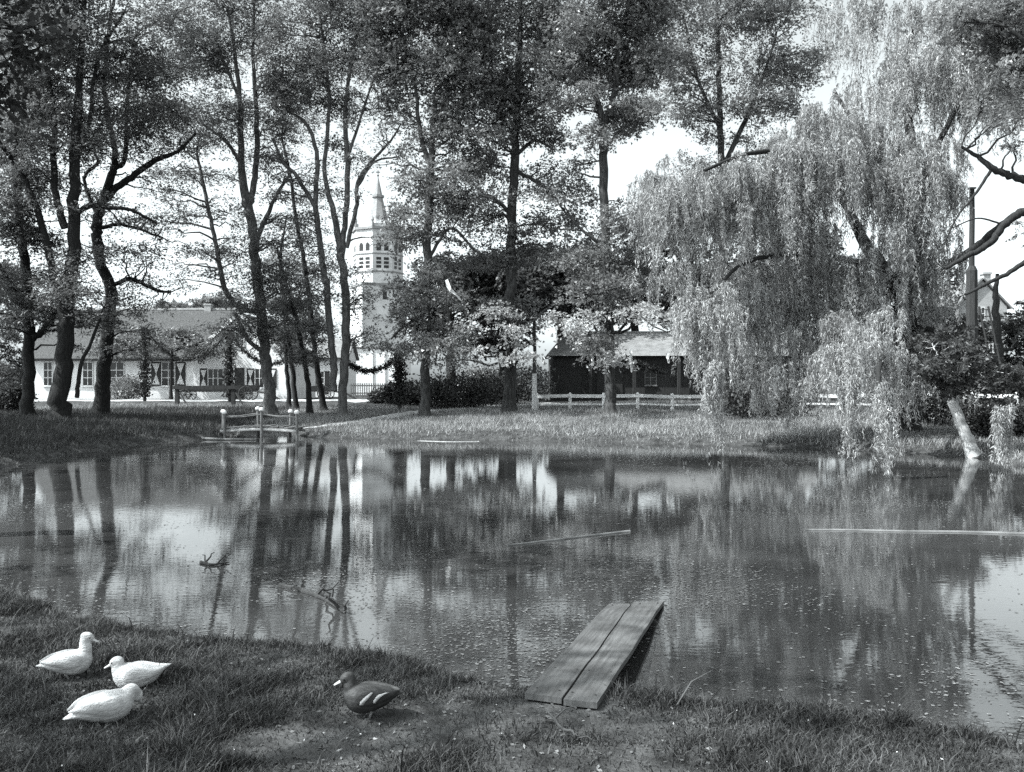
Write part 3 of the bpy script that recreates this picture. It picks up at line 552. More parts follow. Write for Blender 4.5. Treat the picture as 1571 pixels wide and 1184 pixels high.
        ks_ = (Y / 35) ** .8; l = (.165 * ks_ * rng.uniform(.7, 1.3, len(idx)))[:, None]; w = (.036 * ks_ * rng.uniform(.7, 1.3, len(idx)))[:, None]
        V = np.stack([p + sv * w * .5, p + dr * l, p - sv * w * .5], 1).reshape(-1, 3)
        sh = np.clip(.6 * rng.uniform(0, 1, n)[idx] + .4 * rng.uniform(0, 1, len(idx)), 0, 1)
        LG.add(V, tris=np.arange(len(idx))[:, None] * 3 + np.arange(3)[None], av=sh)
        for k in range(0, n, 3):
            uu = np.linspace(0, 1, 5); ar = 1 - (1 - np.minimum(uu * ln[k] / .8, 1)) ** 2
            q = np.repeat(top[k][None], 5, 0); q[:, :2] += out[k] * ar[:, None] + sway[k] * (uu ** 2)[:, None] * ln[k]; q[:, 2] -= uu * ln[k] - .12 * ar
            S.tube(q, np.linspace(.009, .004, 5), 3, cap=False)
    kind(S.build('twigs', M['bark_lime'], t), 'stuff'); LG.build('crown', M['leaf_willow'], t)
willow()
# leaning pale trunk at the water's edge
b = gp(1493, 697, 20); Yb = float(b[1])
tree('leaning_tree', 'pale slanting tree trunk at the water edge beneath the willow', Yb,
     [[(1494, 697, 10), (1482, 668, 9.5), (1466, 628, 9), (1456, 598, 8), (1446, 570, 5), (1436, 545, 2)], [(1460, 606, 4), (1475, 580, 3), (1490, 560, 2)]],
     [(1440, 530, 40, 24), (1480, 540, 36, 22), (1450, 572, 36, 18, -1), (1500, 580, 32, 18, -.6), (1465, 595, 26, 10, -1), (1425, 560, 36, 22), (1540, 560, 40, 30)], 9000, .15, .06, DK, M['bark_pale'], .1, .5, 26)
# tree rooted outside the right edge, its dark limbs crossing the sky gap
tree('overhanging_tree', 'dark crooked limbs reaching in from a tree beyond the right edge', 30,
     [[(1660, 700, 26), (1655, 520, 22), (1650, 380, 20), (1660, 200, 14), (1670, 0, 9)],
      [(1655, 400, 13), (1610, 330, 10), (1571, 325, 8), (1540, 345, 7), (1520, 372, 6), (1490, 390, 5), (1450, 412, 3)], [(1655, 330, 12), (1600, 285, 9), (1560, 272, 7), (1525, 260, 6), (1500, 240, 4), (1475, 225, 2.5)],
      [(1655, 450, 9), (1590, 400, 5), (1545, 420, 4), (1505, 440, 3), (1480, 452, 2)], [(1520, 262, 3), (1495, 300, 2.4), (1470, 330, 1.6), (1450, 370, 1)], [(1660, 180, 8), (1600, 90, 5), (1540, 40, 3)],
      [(1540, 345, 2), (1500, 335, 1.4), (1460, 350, 1)]],
     [(1550, 60, 60, 40), (1530, 120, 46, 34), (1575, 170, 50, 34), (1520, 190, 30, 16), (1590, 40, 70, 60), (1555, 222, 30, 8), (1600, 340, 40, 30), (1590, 470, 30, 20), (1640, 100, 90, 90), (1650, 260, 60, 60), (1500, 40, 50, 30), (1460, 20, 60, 30)], 26000, .13, .07, LI, BK, .1, .55, 26)
# tree on the near bank at left, outside the frame: its boughs darken the upper left corner and dapple the bank
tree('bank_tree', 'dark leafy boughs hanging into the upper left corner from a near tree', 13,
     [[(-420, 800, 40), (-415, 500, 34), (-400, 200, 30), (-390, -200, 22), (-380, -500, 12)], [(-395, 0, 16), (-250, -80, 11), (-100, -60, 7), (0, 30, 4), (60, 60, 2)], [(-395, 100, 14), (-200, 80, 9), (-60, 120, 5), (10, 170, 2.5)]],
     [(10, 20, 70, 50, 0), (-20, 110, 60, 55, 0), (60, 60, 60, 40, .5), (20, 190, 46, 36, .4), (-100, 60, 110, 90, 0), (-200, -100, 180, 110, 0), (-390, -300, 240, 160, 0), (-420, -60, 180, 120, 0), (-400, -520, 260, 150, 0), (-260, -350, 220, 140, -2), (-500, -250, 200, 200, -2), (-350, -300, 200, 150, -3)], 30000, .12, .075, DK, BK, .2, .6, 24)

def side_tree(name, label, X, Y, H, R_, n, L, Wd, leaf, k=9):
    """a tree outside the frame, laid out in metres"""
    st = [(X + .2 * math.sin(i), z, r) for i, (z, r) in enumerate(((0, .28), (H * .3, .24), (H * .6, .17), (H * .95, .05)))]
    cl = []
    for i in range(k):
        a = i * 2.4; rr = R_ * (.25 + .6 * ((i * .37) % 1)); cl.append((X + rr * math.cos(a), H * (.5 + .45 * ((i * .618) % 1)), R_ * .42, R_ * .3, rr * math.sin(a)))
    return tree(name, label, Y, [st], cl, n, L, Wd, leaf, BK, .3, .7, 26, world=True)
side_tree('locust_tree', 'locust tree just outside the left edge whose crown darkens the left bank', -34, 41, 20, 6, 16000, .3, .16, LO, 16)
side_tree('locust_tree', 'locust tree further outside the left edge on the shaded bank', -30, 34, 19, 6, 18000, .3, .16, LO, 16)
side_tree('locust_tree', 'locust tree beside the left pond end, outside the frame', -27.5, 28.5, 18, 5.5, 18000, .3, .16, LO, 16)
side_tree('locust_tree', 'dense locust tree at the near left end of the pond, outside the frame', -25, 23.5, 17, 5, 12000, .3, .16, LO, 14)
side_tree('bank_tree', 'tree behind the viewer that dapples the near bank', -9.4, 2.2, 12, 3.6, 7000, .12, .08, LI, 12)

# ------------------------------------------------------------------ buildings
def wall_with_gable(G, x0, x1, y0, y1, z0, ze, zr, along='x'):
    """closed block with a saddle roof body (gables at the ends of `along`)"""
    if along == 'x':
        ym = (y0 + y1) / 2
        V = [(x0, y0, z0), (x1, y0, z0), (x1, y1, z0), (x0, y1, z0), (x0, y0, ze), (x1, y0, ze), (x1, y1, ze), (x0, y1, ze), (x0, ym, zr), (x1, ym, zr)]
        G.add(V, faces=[(0, 1, 5, 4), (2, 3, 7, 6), (1, 2, 6, 9, 5), (3, 0, 4, 8, 7), (4, 5, 9, 8), (6, 7, 8, 9)])
    else:
        xm = (x0 + x1) / 2
        V = [(x0, y0, z0), (x1, y0, z0), (x1, y1, z0), (x0, y1, z0), (x0, y0, ze), (x1, y0, ze), (x1, y1, ze), (x0, y1, ze), (xm, y0, zr), (xm, y1, zr)]
        G.add(V, faces=[(0, 1, 5, 8, 4), (2, 3, 7, 9, 6), (1, 2, 6, 5), (3, 0, 4, 7), (4, 8, 9, 7), (5, 6, 9, 8)])
def roof_slab(G, a, b, c, d, th):
    a, b, c, d = map(np.array, (a, b, c, d)); n = np.cross(b - a, d - a).astype(float); n /= np.linalg.norm(n)
    if n[2] < 0: n = -n
    lo = [a, b, c, d]; hi = [p + n * th for p in lo]
    G.add(lo + hi, quads=[(0, 3, 2, 1), (4, 5, 6, 7), (0, 1, 5, 4), (1, 2, 6, 5), (2, 3, 7, 6), (3, 0, 4, 7)])
def px_x(px, Y): return (px - CX) / F * Y
def px_z(py, Y): return CAMZ - (py - CY) / F * Y

def window(parent, x0, x1, z0, z1, y, bars=(2, 2), shutters=None, name='window', fm=None):
    """window let into a wall whose face is at y (towards the viewer)"""
    fm = fm or M['white_paint']
    f = Geo(); w = .07
    f.box(x0 - w, x0, y - .07, y + .02, z0 - w, z1 + w).box(x1, x1 + w, y - .07, y + .02, z0 - w, z1 + w)
    f.box(x0, x1, y - .068, y + .02, z1, z1 + w).box(x0 - w - .06, x1 + w + .06, y - .12, y + .02, z0 - w - .05, z0 - w)
    f.box(x0, x1, y - .068, y + .02, z0 - w, z0)
    for i in range(1, bars[0]):
        xx = x0 + (x1 - x0) * i / bars[0]; f.box(xx - .03, xx + .03, y - .062, y - .012, z0, z1)
    for i in range(1, bars[1]):
        zz = z0 + (z1 - z0) * i / bars[1]; f.box(x0, x1, y - .058, y - .012, zz - .03, zz + .03)
    o = f.build(name, fm, parent)
    gl = Geo(); gl.box(x0, x1, y - .03, y - .01, z0, z1); gl.build('pane', M['glass'], o)
    if shutters:
        sw = shutters
        for sgn in (-1, 1):
            a = x0 - w - .03 - sw if sgn < 0 else x1 + w + .03
            s = Geo(); s.box(a, a + sw, y - .06, y - .012, z0 - .05, z1 + .05)
            so = s.build('shutter', M['black_paint'], parent)
            h = Geo(); zm = (z0 + z1) / 2; m = .1 * sw; yy0, yy1 = y - .075, y - .06
            for za, zb in ((z0 + .08, zm), (z1 - .08, zm)):
                pts = [(a + m, za), (a + sw - m, za), (a + sw / 2, zb)]
                h.add([(px_, yy, z_) for yy in (yy0, yy1) for px_, z_ in pts], tris=[(0, 1, 2), (3, 5, 4)], quads=[(0, 3, 4, 1), (1, 4, 5, 2), (2, 5, 3, 0)])
            if sw > .55: h.build('hourglass', M['white_paint'], so)
    return o

YH = 84.0; zg = 0.95
x0, x1 = px_x(48, YH), px_x(300, YH); ze, zr = px_z(548, YH), px_z(474, YH)
house = thing('farmhouse', 'long white farmhouse under a thatched roof behind the left trees', 'house', ((x0 + x1) / 2, YH, zg))
G = Geo(); wall_with_gable(G, x0, x1, YH, YH + 9, zg - .3, ze, zr - .25); G.build('wall', M['white_wall'], house)
G = Geo(); ym = YH + 4.5
roof_slab(G, (x0 - .4, YH - .6, ze - .35), (x1 + 3, YH - .6, ze - .35), (x1 + 3, ym, zr), (x0 - .4, ym, zr), .3)
roof_slab(G, (x1 + 3, YH + 9.6, ze - .35), (x0 - .4, YH + 9.6, ze - .35), (x0 - .4, ym, zr), (x1 + 3, ym, zr), .3)
rf = G.build('roof', M['thatch'], house)
G = Geo(); G.tube([(x0 - .5, ym, zr + .3), ((x0 + x1) / 2, ym, zr + .25), (x1 + 3, ym, zr + .3)], .2, 8); G.build('ridge', M['slate'], rf)
G = Geo(); cx = px_x(295, YH); G.box(cx - .3, cx + .3, ym - .3, ym + .3, zr, zr + .75).box(cx - .36, cx + .36, ym - .36, ym + .36, zr + .75, zr + .87); G.build('chimney', M['grey_wall'], rf)
for a, b, sh in ((168, 190, 0), (249, 268, .9), (128, 142, 0), (68, 80, 0)):
    window(house, px_x(a, YH), px_x(b, YH), px_z(591, YH), px_z(556, YH), YH, (2, 3), sh)
# white cross gable
YG = 82.0; x0, x1 = px_x(297, YG), px_x(440, YG); ze, zr = px_z(545, YG), px_z(483, YG); xm = (x0 + x1) / 2
gab = thing('gabled_house', 'white gabled house front with hourglass-painted shutters behind the cart', 'house', (xm, YG, zg))
G = Geo(); wall_with_gable(G, x0, x1, YG, YG + 12, zg - .3, ze, zr - .1, 'y'); G.build('wall', M['white_wall'], gab)
G = Geo()
for s, xe in ((-1, x0), (1, x1)):
    k = (zr - ze) / (x1 - xm); xo = xe + s * .4; zo = ze - k * .4
    roof_slab(G, (xo, YG - .35, zo), (xm, YG - .35, zr), (xm, YG + 12.3, zr), (xo, YG + 12.3, zo), .22)
rf = G.build('roof', M['thatch'], gab)
for s, xe in ((-1, x0), (1, x1)):
    k = (zr - ze) / (x1 - xm); xo = xe + s * .42; zo = ze - k * .42; G = Geo()
    G.add([(xo, YG - .45, zo - .1), (xm, YG - .45, zr - .1), (xm, YG - .45, zr + .3), (xo, YG - .45, zo + .3), (xo, YG - .36, zo - .1), (xm, YG - .36, zr - .1), (xm, YG - .36, zr + .3), (xo, YG - .36, zo + .3)],
          quads=[(0, 1, 2, 3), (4, 7, 6, 5), (0, 4, 5, 1), (3, 2, 6, 7), (0, 3, 7, 4), (1, 5, 6, 2)])
    G.build('bargeboard', M['white_paint'], gab)
for a, b in ((320, 342), (392, 411)):
    window(gab, px_x(a, YG), px_x(b, YG), px_z(594, YG), px_z(566, YG), YG, (3, 2), .68)
window(gab, px_x(362, YG), px_x(374, YG), px_z(530, YG), px_z(512, YG), YG, (2, 2))
G = Geo(); G.box(px_x(360, YG), px_x(375, YG), YG - .05, YG + .02, zg, px_z(564, YG)); d_ = G.build('door', M['black_paint'], gab)
G = Geo(); G.box(px_x(372, YG), px_x(373, YG), YG - .12, YG - .05, zg + 1.1, zg + 1.2); G.build('handle', M['white_paint'], d_)

# low white cottage right of the gable and white chapel below the tower
YC = 100.0; x0, x1 = px_x(447, YC), px_x(532, YC); ze, zr = px_z(548, YC), px_z(520, YC)
cot = thing('cottage', 'low white cottage glimpsed between the slender locust stems', 'house', ((x0 + x1) / 2, YC, zg))
G = Geo(); wall_with_gable(G, x0, x1, YC, YC + 6, zg - .3, ze, zr - .2); G.build('wall', M['white_wall'], cot)
G = Geo(); roof_slab(G, (x0 - .3, YC - .4, ze - .2), (x1 + .3, YC - .4, ze - .2), (x1 + .3, YC + 3, zr), (x0 - .3, YC + 3, zr), .2)
roof_slab(G, (x1 + .3, YC + 6.4, ze - .2), (x0 - .3, YC + 6.4, ze - .2), (x0 - .3, YC + 3, zr), (x1 + .3, YC + 3, zr), .2); G.build('roof', M['slate'], cot)
for a, b in ((452, 462), (487, 497)): window(cot, px_x(a, YC), px_x(b, YC), px_z(597, YC), px_z(570, YC), YC, (2, 3), .5)
YW = 128.0; x0, x1 = px_x(536, YW), px_x(621, YW)
ch = thing('chapel_wall', 'plain white plastered building at the foot of the church tower', 'building', ((x0 + x1) / 2, YW, zg))
G = Geo(); G.box(x0, x1, YW, YW + 8, zg - .3, px_z(534, YW)); G.build('wall', M['white_wall'], ch)
G = Geo(); G.box(x0 - .2, x1 + .2, YW - .2, YW + 8.2, px_z(534, YW), px_z(531.5, YW)); G.build('coping', M['slate'], ch)
for q in (571, 590): G = Geo(); G.box(px_x(q, YW) - .12, px_x(q, YW) + .12, YW - .15, YW + .01, zg, px_z(538, YW)); G.build('pilaster', M['white_wall'], ch)
yf = 100.0; G = Geo()

# church tower: square base turned on its corner, octagonal belfry, slate spire
YT = 152.0; tcx = px_x(580, YT); S = YT / F
tw = thing('church_tower', 'pale brick church tower with octagonal belfry and slender spire', 'tower', (tcx, YT, zg))
def prism(G, k, r, z0, z1, rot, c=(tcx, YT), r2=None):
    r2 = r if r2 is None else r2; an = rot + np.arange(k) * 2 * math.pi / k
    V = [(c[0] + q * math.cos(a), c[1] + q * math.sin(a), z) for q, z in ((r, z0), (r2, z1)) for a in an]
    G.add(V, quads=[(i, (i + 1) % k, k + (i + 1) % k, k + i) for i in range(k)], faces=[list(reversed(range(k))), list(range(k, 2 * k))])
rot4 = -math.pi / 2 - R(20); zb, zt = px_z(441, YT), px_z(357, YT)
G = Geo(); prism(G, 4, 5.3, zg - .3, zb, rot4); G.build('base', M['tower_brick'], tw)
G = Geo(); prism(G, 4, 5.55, zb, zb + .35, rot4); G.build('cornice', M['tower_band'], tw)
rot8 = rot4 + R(22.5 - 6); RB = 4.2
G = Geo(); prism(G, 8, RB, zb + .35, zt, rot8); bf = G.build('belfry', M['tower_brick'], tw)
G = Geo(); prism(G, 8, RB + .3, zt, zt + .4, rot8); prism(G, 8, RB + .15, px_z(421, YT), px_z(419, YT), rot8); prism(G, 8, RB + .12, px_z(394, YT), px_z(392.5, YT), rot8); G.build('string_course', M['tower_band'], tw)
for i in range(8):
    a = rot8 + (i + .5) * math.pi / 4; nrm = np.array([math.cos(a), math.sin(a)]); tg = np.array([-nrm[1], nrm[0]]); ap = RB * math.cos(math.pi / 8)
    if nrm[1] > .3: continue
    for sx in (-.62, .62):
        c = np.array([tcx, YT]) + nrm * (ap + .03) + tg * sx
        z_a, z_b = px_z(389, YT), px_z(377, YT)
        prof = [(-.38, z_a), (.38, z_a), (.38, z_b - .4), (.2, z_b - .08), (0, z_b), (-.2, z_b - .08), (-.38, z_b - .4)]
        G = Geo(); n_ = len(prof); G.add([(*(c + tg * u - nrm * dd), z) for dd in (0, .2) for u, z in prof], faces=[list(range(n_))] + [[j, n_ + j, n_ + (j + 1) % n_, (j + 1) % n_] for j in range(n_)])
        G.build('arched_opening', M['black_paint'], bf)
        for zz in (px_z(401, YT), px_z(407, YT), px_z(413, YT)):
            G = Geo(); G.add([(*(c + tg * u - nrm * dd), z) for dd in (0, .2) for u, z in ((-.4, zz - .22), (.4, zz - .22), (.4, zz + .22), (-.4, zz + .22))], faces=[(0, 1, 2, 3), (0, 4, 5, 1), (1, 5, 6, 2), (2, 6, 7, 3), (3, 7, 4, 0)])
            G.build('louvre', M['black_paint'], bf)
for i in range(8):
    a = rot8 + i * math.pi / 4; G = Geo(); G.lathe([(.22, 0), (.22, .9), (.3, 1.0), (.05, 1.7)], (tcx + (RB + .1) * math.cos(a), YT + (RB + .1) * math.sin(a), zt + .4), 6); G.build('pinnacle', M['tower_band'], tw)
G = Geo(); prism(G, 8, RB - .1, zt + .4, zt + 1.0, rot8); prism(G, 8, 2.0, zt + .9, zt + 1.9, rot8); G.build('parapet', M['tower_brick'], tw)
G = Geo(); zs = zt + 1.9; z1_ = px_z(303, YT); prism(G, 8, 1.75, zs, z1_, rot8, r2=.75); prism(G, 8, 1.05, z1_, z1_ + .35, rot8); prism(G, 8, .72, z1_ + .35, px_z(272, YT), rot8, r2=.08); sp_ = G.build('spire', M['spire_slate'], tw)
G = Geo(); zt2 = px_z(272, YT); G.tube([(tcx, YT, zt2 - .2), (tcx, YT, zt2 + 1.2)], .07, 6).lathe([(.02, -.2), (.2, 0), (.02, .2)], (tcx, YT, zt2 + .3), 8).box(tcx - .35, tcx + .35, YT - .04, YT + .04, zt2 + .8, zt2 + .95); G.build('weathervane', M['black_paint'], sp_)
for (u, za, zb2) in ((.35, 475, 452),):
    a = rot4 + math.pi / 4; nrm = np.array([math.cos(a), math.sin(a)]); tg = np.array([-nrm[1], nrm[0]]); ap = 5.3 * math.cos(math.pi / 4)
    c = np.array([tcx, YT]) + nrm * (ap + .03)
    G = Geo(); G.add([(*(c + tg * q - nrm * dd), z) for dd in (0, .2) for q, z in ((-.35, px_z(462, YT)), (.35, px_z(462, YT)), (.35, px_z(450, YT)), (-.35, px_z(450, YT)))], faces=[(0, 1, 2, 3), (0, 4, 5, 1), (1, 5, 6, 2), (2, 6, 7, 3), (3, 7, 4, 0)]); G.build('slit_window', M['black_paint'], tw)

# dark barn
YB = 74.0; zgb = h1(10, YB); x0, x1 = px_x(838, YB), px_x(1262, YB); ze, zr = px_z(545, YB), px_z(506, YB)
barn = thing('barn', 'long dark boarded barn with pale roof behind the white fence', 'barn', ((x0 + x1) / 2, YB, zgb))
G = Geo(); G.box(x0 + .5, x1 - .5, YB, YB + 8, zgb - .3, ze); G.build('wall', M['dark_wood'], barn)
G = Geo(); ym = YB + 4; V = [(x0, YB - .7, ze - .05), (x1, YB - .7, ze - .05), (x1, YB + 8.7, ze - .05), (x0, YB + 8.7, ze - .05), (x0 + 1.8, ym, zr), (x1, ym, zr)]
G.add(V, faces=[(0, 1, 5, 4), (2, 3, 4, 5), (3, 0, 4), (1, 2, 5), (0, 3, 2, 1)]); rf = G.build('roof', M['slate'], barn)
G = Geo(); G.tube([(x0 + 1.7, ym, zr + .02), (x1, ym, zr + .02)], .12, 6); G.build('ridge', M['slate'], rf)
for q in (846, 905, 972, 1040, 1110, 1180, 1250):
    G = Geo(); xx = px_x(q, YB); G.box(xx - .12, xx + .12, YB - .6, YB - .36, zgb - .1, ze - .08); G.build('post', M['dark_wood'], barn)
for a, b in ((990, 1006), (1150, 1166)): window(barn, px_x(a, YB), px_x(b, YB), px_z(590, YB), px_z(568, YB), YB, (2, 2), fm=M['grey_wood'])
G = Geo(); G.box(px_x(915, YB), px_x(955, YB), YB - .08, YB - .005, zgb, px_z(562, YB)); d_ = G.build('door', M['dark_wood'], barn)
G = Geo(); G.box(px_x(934, YB), px_x(936, YB), YB - .11, YB - .08, zgb, px_z(562, YB)); G.build('batten', M['grey_wood'], d_)
# house at right with chimney
YR = 90.0; x0, x1 = px_x(1468, YR), px_x(1640, YR); ze, zr = px_z(470, YR), px_z(428, YR); zgr = h1(48, YR)
hr = thing('brick_house', 'grey house with chimney half hidden behind the willow at right', 'house', ((x0 + x1) / 2, YR, zgr))
G = Geo(); wall_with_gable(G, x0, px_x(1545, YR), YR, YR + 9, zgr - .3, ze, zr - .1, 'y'); G.build('wall', M['grey_wall'], hr)
G = Geo(); xa, xb = x0, px_x(1545, YR); xm = (xa + xb) / 2
for s, xe in ((-1, xa), (1, xb)):
    roof_slab(G, (xe + s * .3, YR - .3, ze - .25), (xm, YR - .3, zr), (xm, YR + 9.3, zr), (xe + s * .3, YR + 9.3, ze - .25), .15)
rf = G.build('roof', M['slate'], hr)
G = Geo(); cx = px_x(1517, YR); G.box(cx - .35, cx + .35, YR + .3, YR + 1, zr - 1.2, px_z(420, YR)).box(cx - .45, cx + .45, YR + .2, YR + 1.1, px_z(420, YR), px_z(417, YR)); G.build('chimney', M['grey_wall'], rf)
for a, b, c_, d_ in ((1484, 1494, 540, 515), (1518, 1528, 540, 515), (1500, 1510, 490, 472)): window(hr, px_x(a, YR), px_x(b, YR), px_z(c_, YR), px_z(d_, YR), YR, (2, 2))

# ------------------------------------------------------------------ poles, fence, flag, garlands
def pole(name, label, px, py0, py1, Y, r0, r1, m, cat='pole', extra=None):
    X = px_x(px, Y); z0 = h1(X, Y) - .1; z1 = px_z(py1, Y)
    o = thing(name, label, cat, (X, Y, z0))
    G = Geo(); zz = np.linspace(z0, z1, 9); G.tube([(X + .02 * math.sin(i * 2), Y, z) for i, z in enumerate(zz)], np.linspace(r0, r1, 9), 9); G.build('shaft', m, o, smooth=True)
    if extra: extra(o, X, Y, z0, z1)
    return o
def telegraph(o, X, Y, z0, z1):
    G = Geo(); G.tube([(X, Y, z0), (X, Y, px_z(415, Y)), (X, Y, px_z(408, Y))], [.40, .36, .22], 8); G.build('sleeve', M['dark_wood'], o)
    G = Geo(); G.box(X - .2, X + .2, Y - .2, Y + .2, z1, z1 + .1); G.build('cap', M['dark_wood'], o)
pole('wooden_mast', 'thick dark wooden mast standing in the sky gap right of the willow', 1491, 610, 290, 60, .22, .16, M['dark_wood'], 'mast', telegraph)
pole('pale_pole', 'slim pole with whitewashed foot beside the start of the white fence', 820, 622, 440, 55, .13, .08, M['bark_lime'], 'pole',
     lambda o, X, Y, z0, z1: Geo().tube([(X, Y - .0, z0), (X, Y, z0 + 2.4)], [.17, .14], 9).build('white_foot', M['white_paint'], o))
# ladder
lad = thing('ladder', 'wooden ladder leaning on the house at right', 'ladder', tuple(P(1540, 560, 62)))
for dx in (0, 14):
    G = Geo(); G.tube([P(1536 + dx - 4, 612, 62), P(1502 + dx, 470, 62.8)], .07, 6); G.build('rail', M['dark_wood'], lad)
for i in range(14):
    t = (i + .5) / 14; a = P(1532, 612, 62) * (1 - t) + P(1502, 470, 62.8) * t; b_ = P(1546, 612, 62) * (1 - t) + P(1516, 470, 62.8) * t
    G = Geo(); G.tube([a, b_], .035, 5); G.build('rung', M['dark_wood'], lad)

def fence(label, A, B, n, top=.85, bot=.35, m=None):
    m = m or M['white_paint']; A, B = np.array(A), np.array(B); za = h1(*A); o = thing('post_and_rail_fence', label, 'fence', (A[0], A[1], za), 'white rail fences along the barn')
    pp = [A + (B - A) * i / n for i in range(n + 1)]; zz = [h1(*p) for p in pp]
    for p, z in zip(pp, zz):
        G = Geo(); G.tube([(p[0], p[1], z - .2), (p[0], p[1], z + top + .12), (p[0], p[1], z + top + .2)], [.11, .1, .05], 7); G.build('post', m, o)
    for i in range(n):
        for h, th in ((top, .10), (bot, .05)):
            a, b_ = pp[i], pp[i + 1]; j = rng.uniform(-.04, .04); G = Geo(); y_ = -.12
            G.add([(a[0], a[1] + y_, zz[i] + h - th), (b_[0], b_[1] + y_, zz[i + 1] + h - th + j), (b_[0], b_[1] + y_, zz[i + 1] + h + th + j), (a[0], a[1] + y_, zz[i] + h + th),
                   (a[0], a[1] + y_ + .05, zz[i] + h - th), (b_[0], b_[1] + y_ + .05, zz[i + 1] + h - th + j), (b_[0], b_[1] + y_ + .05, zz[i + 1] + h + th + j), (a[0], a[1] + y_ + .05, zz[i] + h + th)],
                  quads=[(0, 1, 2, 3), (4, 7, 6, 5), (0, 4, 5, 1), (3, 2, 6, 7), (0, 3, 7, 4), (1, 5, 6, 2)]); G.build('rail', m, o)
fence('white rail fence from the slim pole to the left willow boughs', (px_x(824, 56), 56), (px_x(1085, 54), 54), 5)
fence('white rail fence seen between the willow curtains', (px_x(1140, 54), 54), (px_x(1290, 52), 52), 2)
fence('white rail fence behind the willow trunk', (px_x(1300, 52), 52), (px_x(1560, 48), 48), 4)

# low lattice fence and hedge in front of the chapel
A = (px_x(538, 98), 98); o = thing('picket_fence', 'low grey picket fence below the white chapel wall', 'fence', (A[0], A[1], zg))
for i in range(26):
    G = Geo(); xx = A[0] + i * .24; zf = h1(xx, 98); G.box(xx, xx + .12, 97.97, 98.03, zf - .1, zf + 1.5); G.build('picket', M['grey_wood'], o)
for h in (.4, 1.2):
    G = Geo(); zf = h1(A[0], 98); G.box(A[0] - .1, A[0] + 6.3, 98.035, 98.09, zf + h, zf + h + .12); G.build('rail', M['grey_wood'], o)
def shrub(name, label, px, py, Y, rx, rz, n, L, m, group=None):
    X = px_x(px, Y); z0 = h1(X, Y); o = thing(name, label, 'shrub', (X, Y, z0 - .05), group); G = Geo()
    for k in range(7):
        a = rng.uniform(-1, 1) * rx * .6; G.tube(bend((X + a * .3, Y, z0 - .1), (X + a, Y + rng.uniform(-.5, .5), z0 + rz * 1.2), .02, 5, .05), np.linspace(.04, .012, 5), 5)
    G.build('stems', BK, o); LG = Geo(); c = np.array([X, Y, z0 + rz * .95])
    k = 60; u = rng.standard_normal((k, 3)); u /= np.linalg.norm(u, axis=1)[:, None]; u *= rng.uniform(.3, 1, (k, 1)) ** .5; cc = c + u * [rx, rx * .7, rz]; cc[:, 2] = np.maximum(cc[:, 2], z0 + .1)
    idx = rng.integers(0, k, n); leaf_quads(LG, cc[idx] + rng.standard_normal((n, 3)) * rx * .16, L, L * .6, .1, .1); LG.build('foliage', m, o); return o
shrub('shrub', 'dark rounded shrub below the church tower beside the picket fence', 622, 605, 66, 1.5, .8, 5000, .2, DK)
shrub('shrub', 'low dark shrub left of the trunk beside the tower', 592, 610, 70, 1.2, .5, 3000, .2, DK)
shrub('shrub', 'flowering shrub under the farmhouse window left of the ivy post', 190, 605, 78, 1.5, 1.0, 5000, .16, LI)
shrub('shrub', 'dense dark shrub under the shade trees left of the sunny meadow', 700, 610, 62, 2.6, 1.0, 7000, .2, DK)
shrub('shrub', 'dense dark shrub between the tallest tree and the pale pole', 760, 612, 66, 2.0, 1.0, 5000, .2, DK)
shrub('shrub', 'light leafy shrub filling the gap left of the barn', 808, 606, 72, 2.0, 1.4, 5000, .2, LI)
shrub('shrub', 'light leafy shrub under the tallest tree behind the meadow', 735, 606, 80, 2.2, 1.5, 5000, .2, LI)
shrub('shrub', 'ivy-like dark shrub beneath the willow trunk', 1440, 650, 40, 1.6, .8, 5000, .14, DK)
shrub('shrub', 'dark waterside shrub right of the leaning pale trunk', 1545, 660, 33, 1.4, .7, 5000, .13, DK)
shrub('shrub', 'dark shrub at the far left edge among the locust feet', 10, 615, 52, 1.3, .8, 5000, .16, DK)
shrub('shrub', 'dark undergrowth bush in the shade under the left willow curtain', 1170, 640, 46, 2.2, .9, 6000, .15, DK)

# flag and streamers
def cloth(name, label, pts, Y, cat, group=None):
    p = [P(x, y, Y + dy) for x, y, dy in pts]; n = len(p) // 2; G = Geo(); V = []
    for off in (0, .03): V += [q + np.array([0, off, 0]) for q in p]
    m_ = len(p); Q = []
    for i in range(n - 1):
        a, b_, c, d_ = 2 * i, 2 * i + 1, 2 * i + 3, 2 * i + 2
        Q += [(a, b_, c, d_), (m_ + d_, m_ + c, m_ + b_, m_ + a), (a, d_, m_ + d_, m_ + a), (b_, m_ + b_, m_ + c, c)]
    Q += [(0, m_, m_ + 1, 1), (2 * n - 2, 2 * n - 1, m_ + 2 * n - 1, m_ + 2 * n - 2)]
    G.add(V, quads=Q); return tag(G.build(name, M['cloth'], loc=tuple(p[0])), label, cat, group)
fl = cloth('flag', 'furled white flag drooping from a pole in the dark trees', [(683, 430, 0), (687, 428, 0), (685, 440, .1), (692, 441, -.1), (690, 447, 0), (698, 448, .2), (698, 452, -.1), (706, 457, .1), (709, 463, 0), (711, 467, 0)], 49, 'flag')
G = Geo(); G.tube([P(686, 427, 49.15), P(684, 470, 49.3), P(672, 520, 49.6), P(668, 560, 50.0)], [.03, .035, .04, .05], 6); G.build('flagpole', M['dark_wood'], fl, loc=None)
for o_ in [c for c in fl.children]: pass
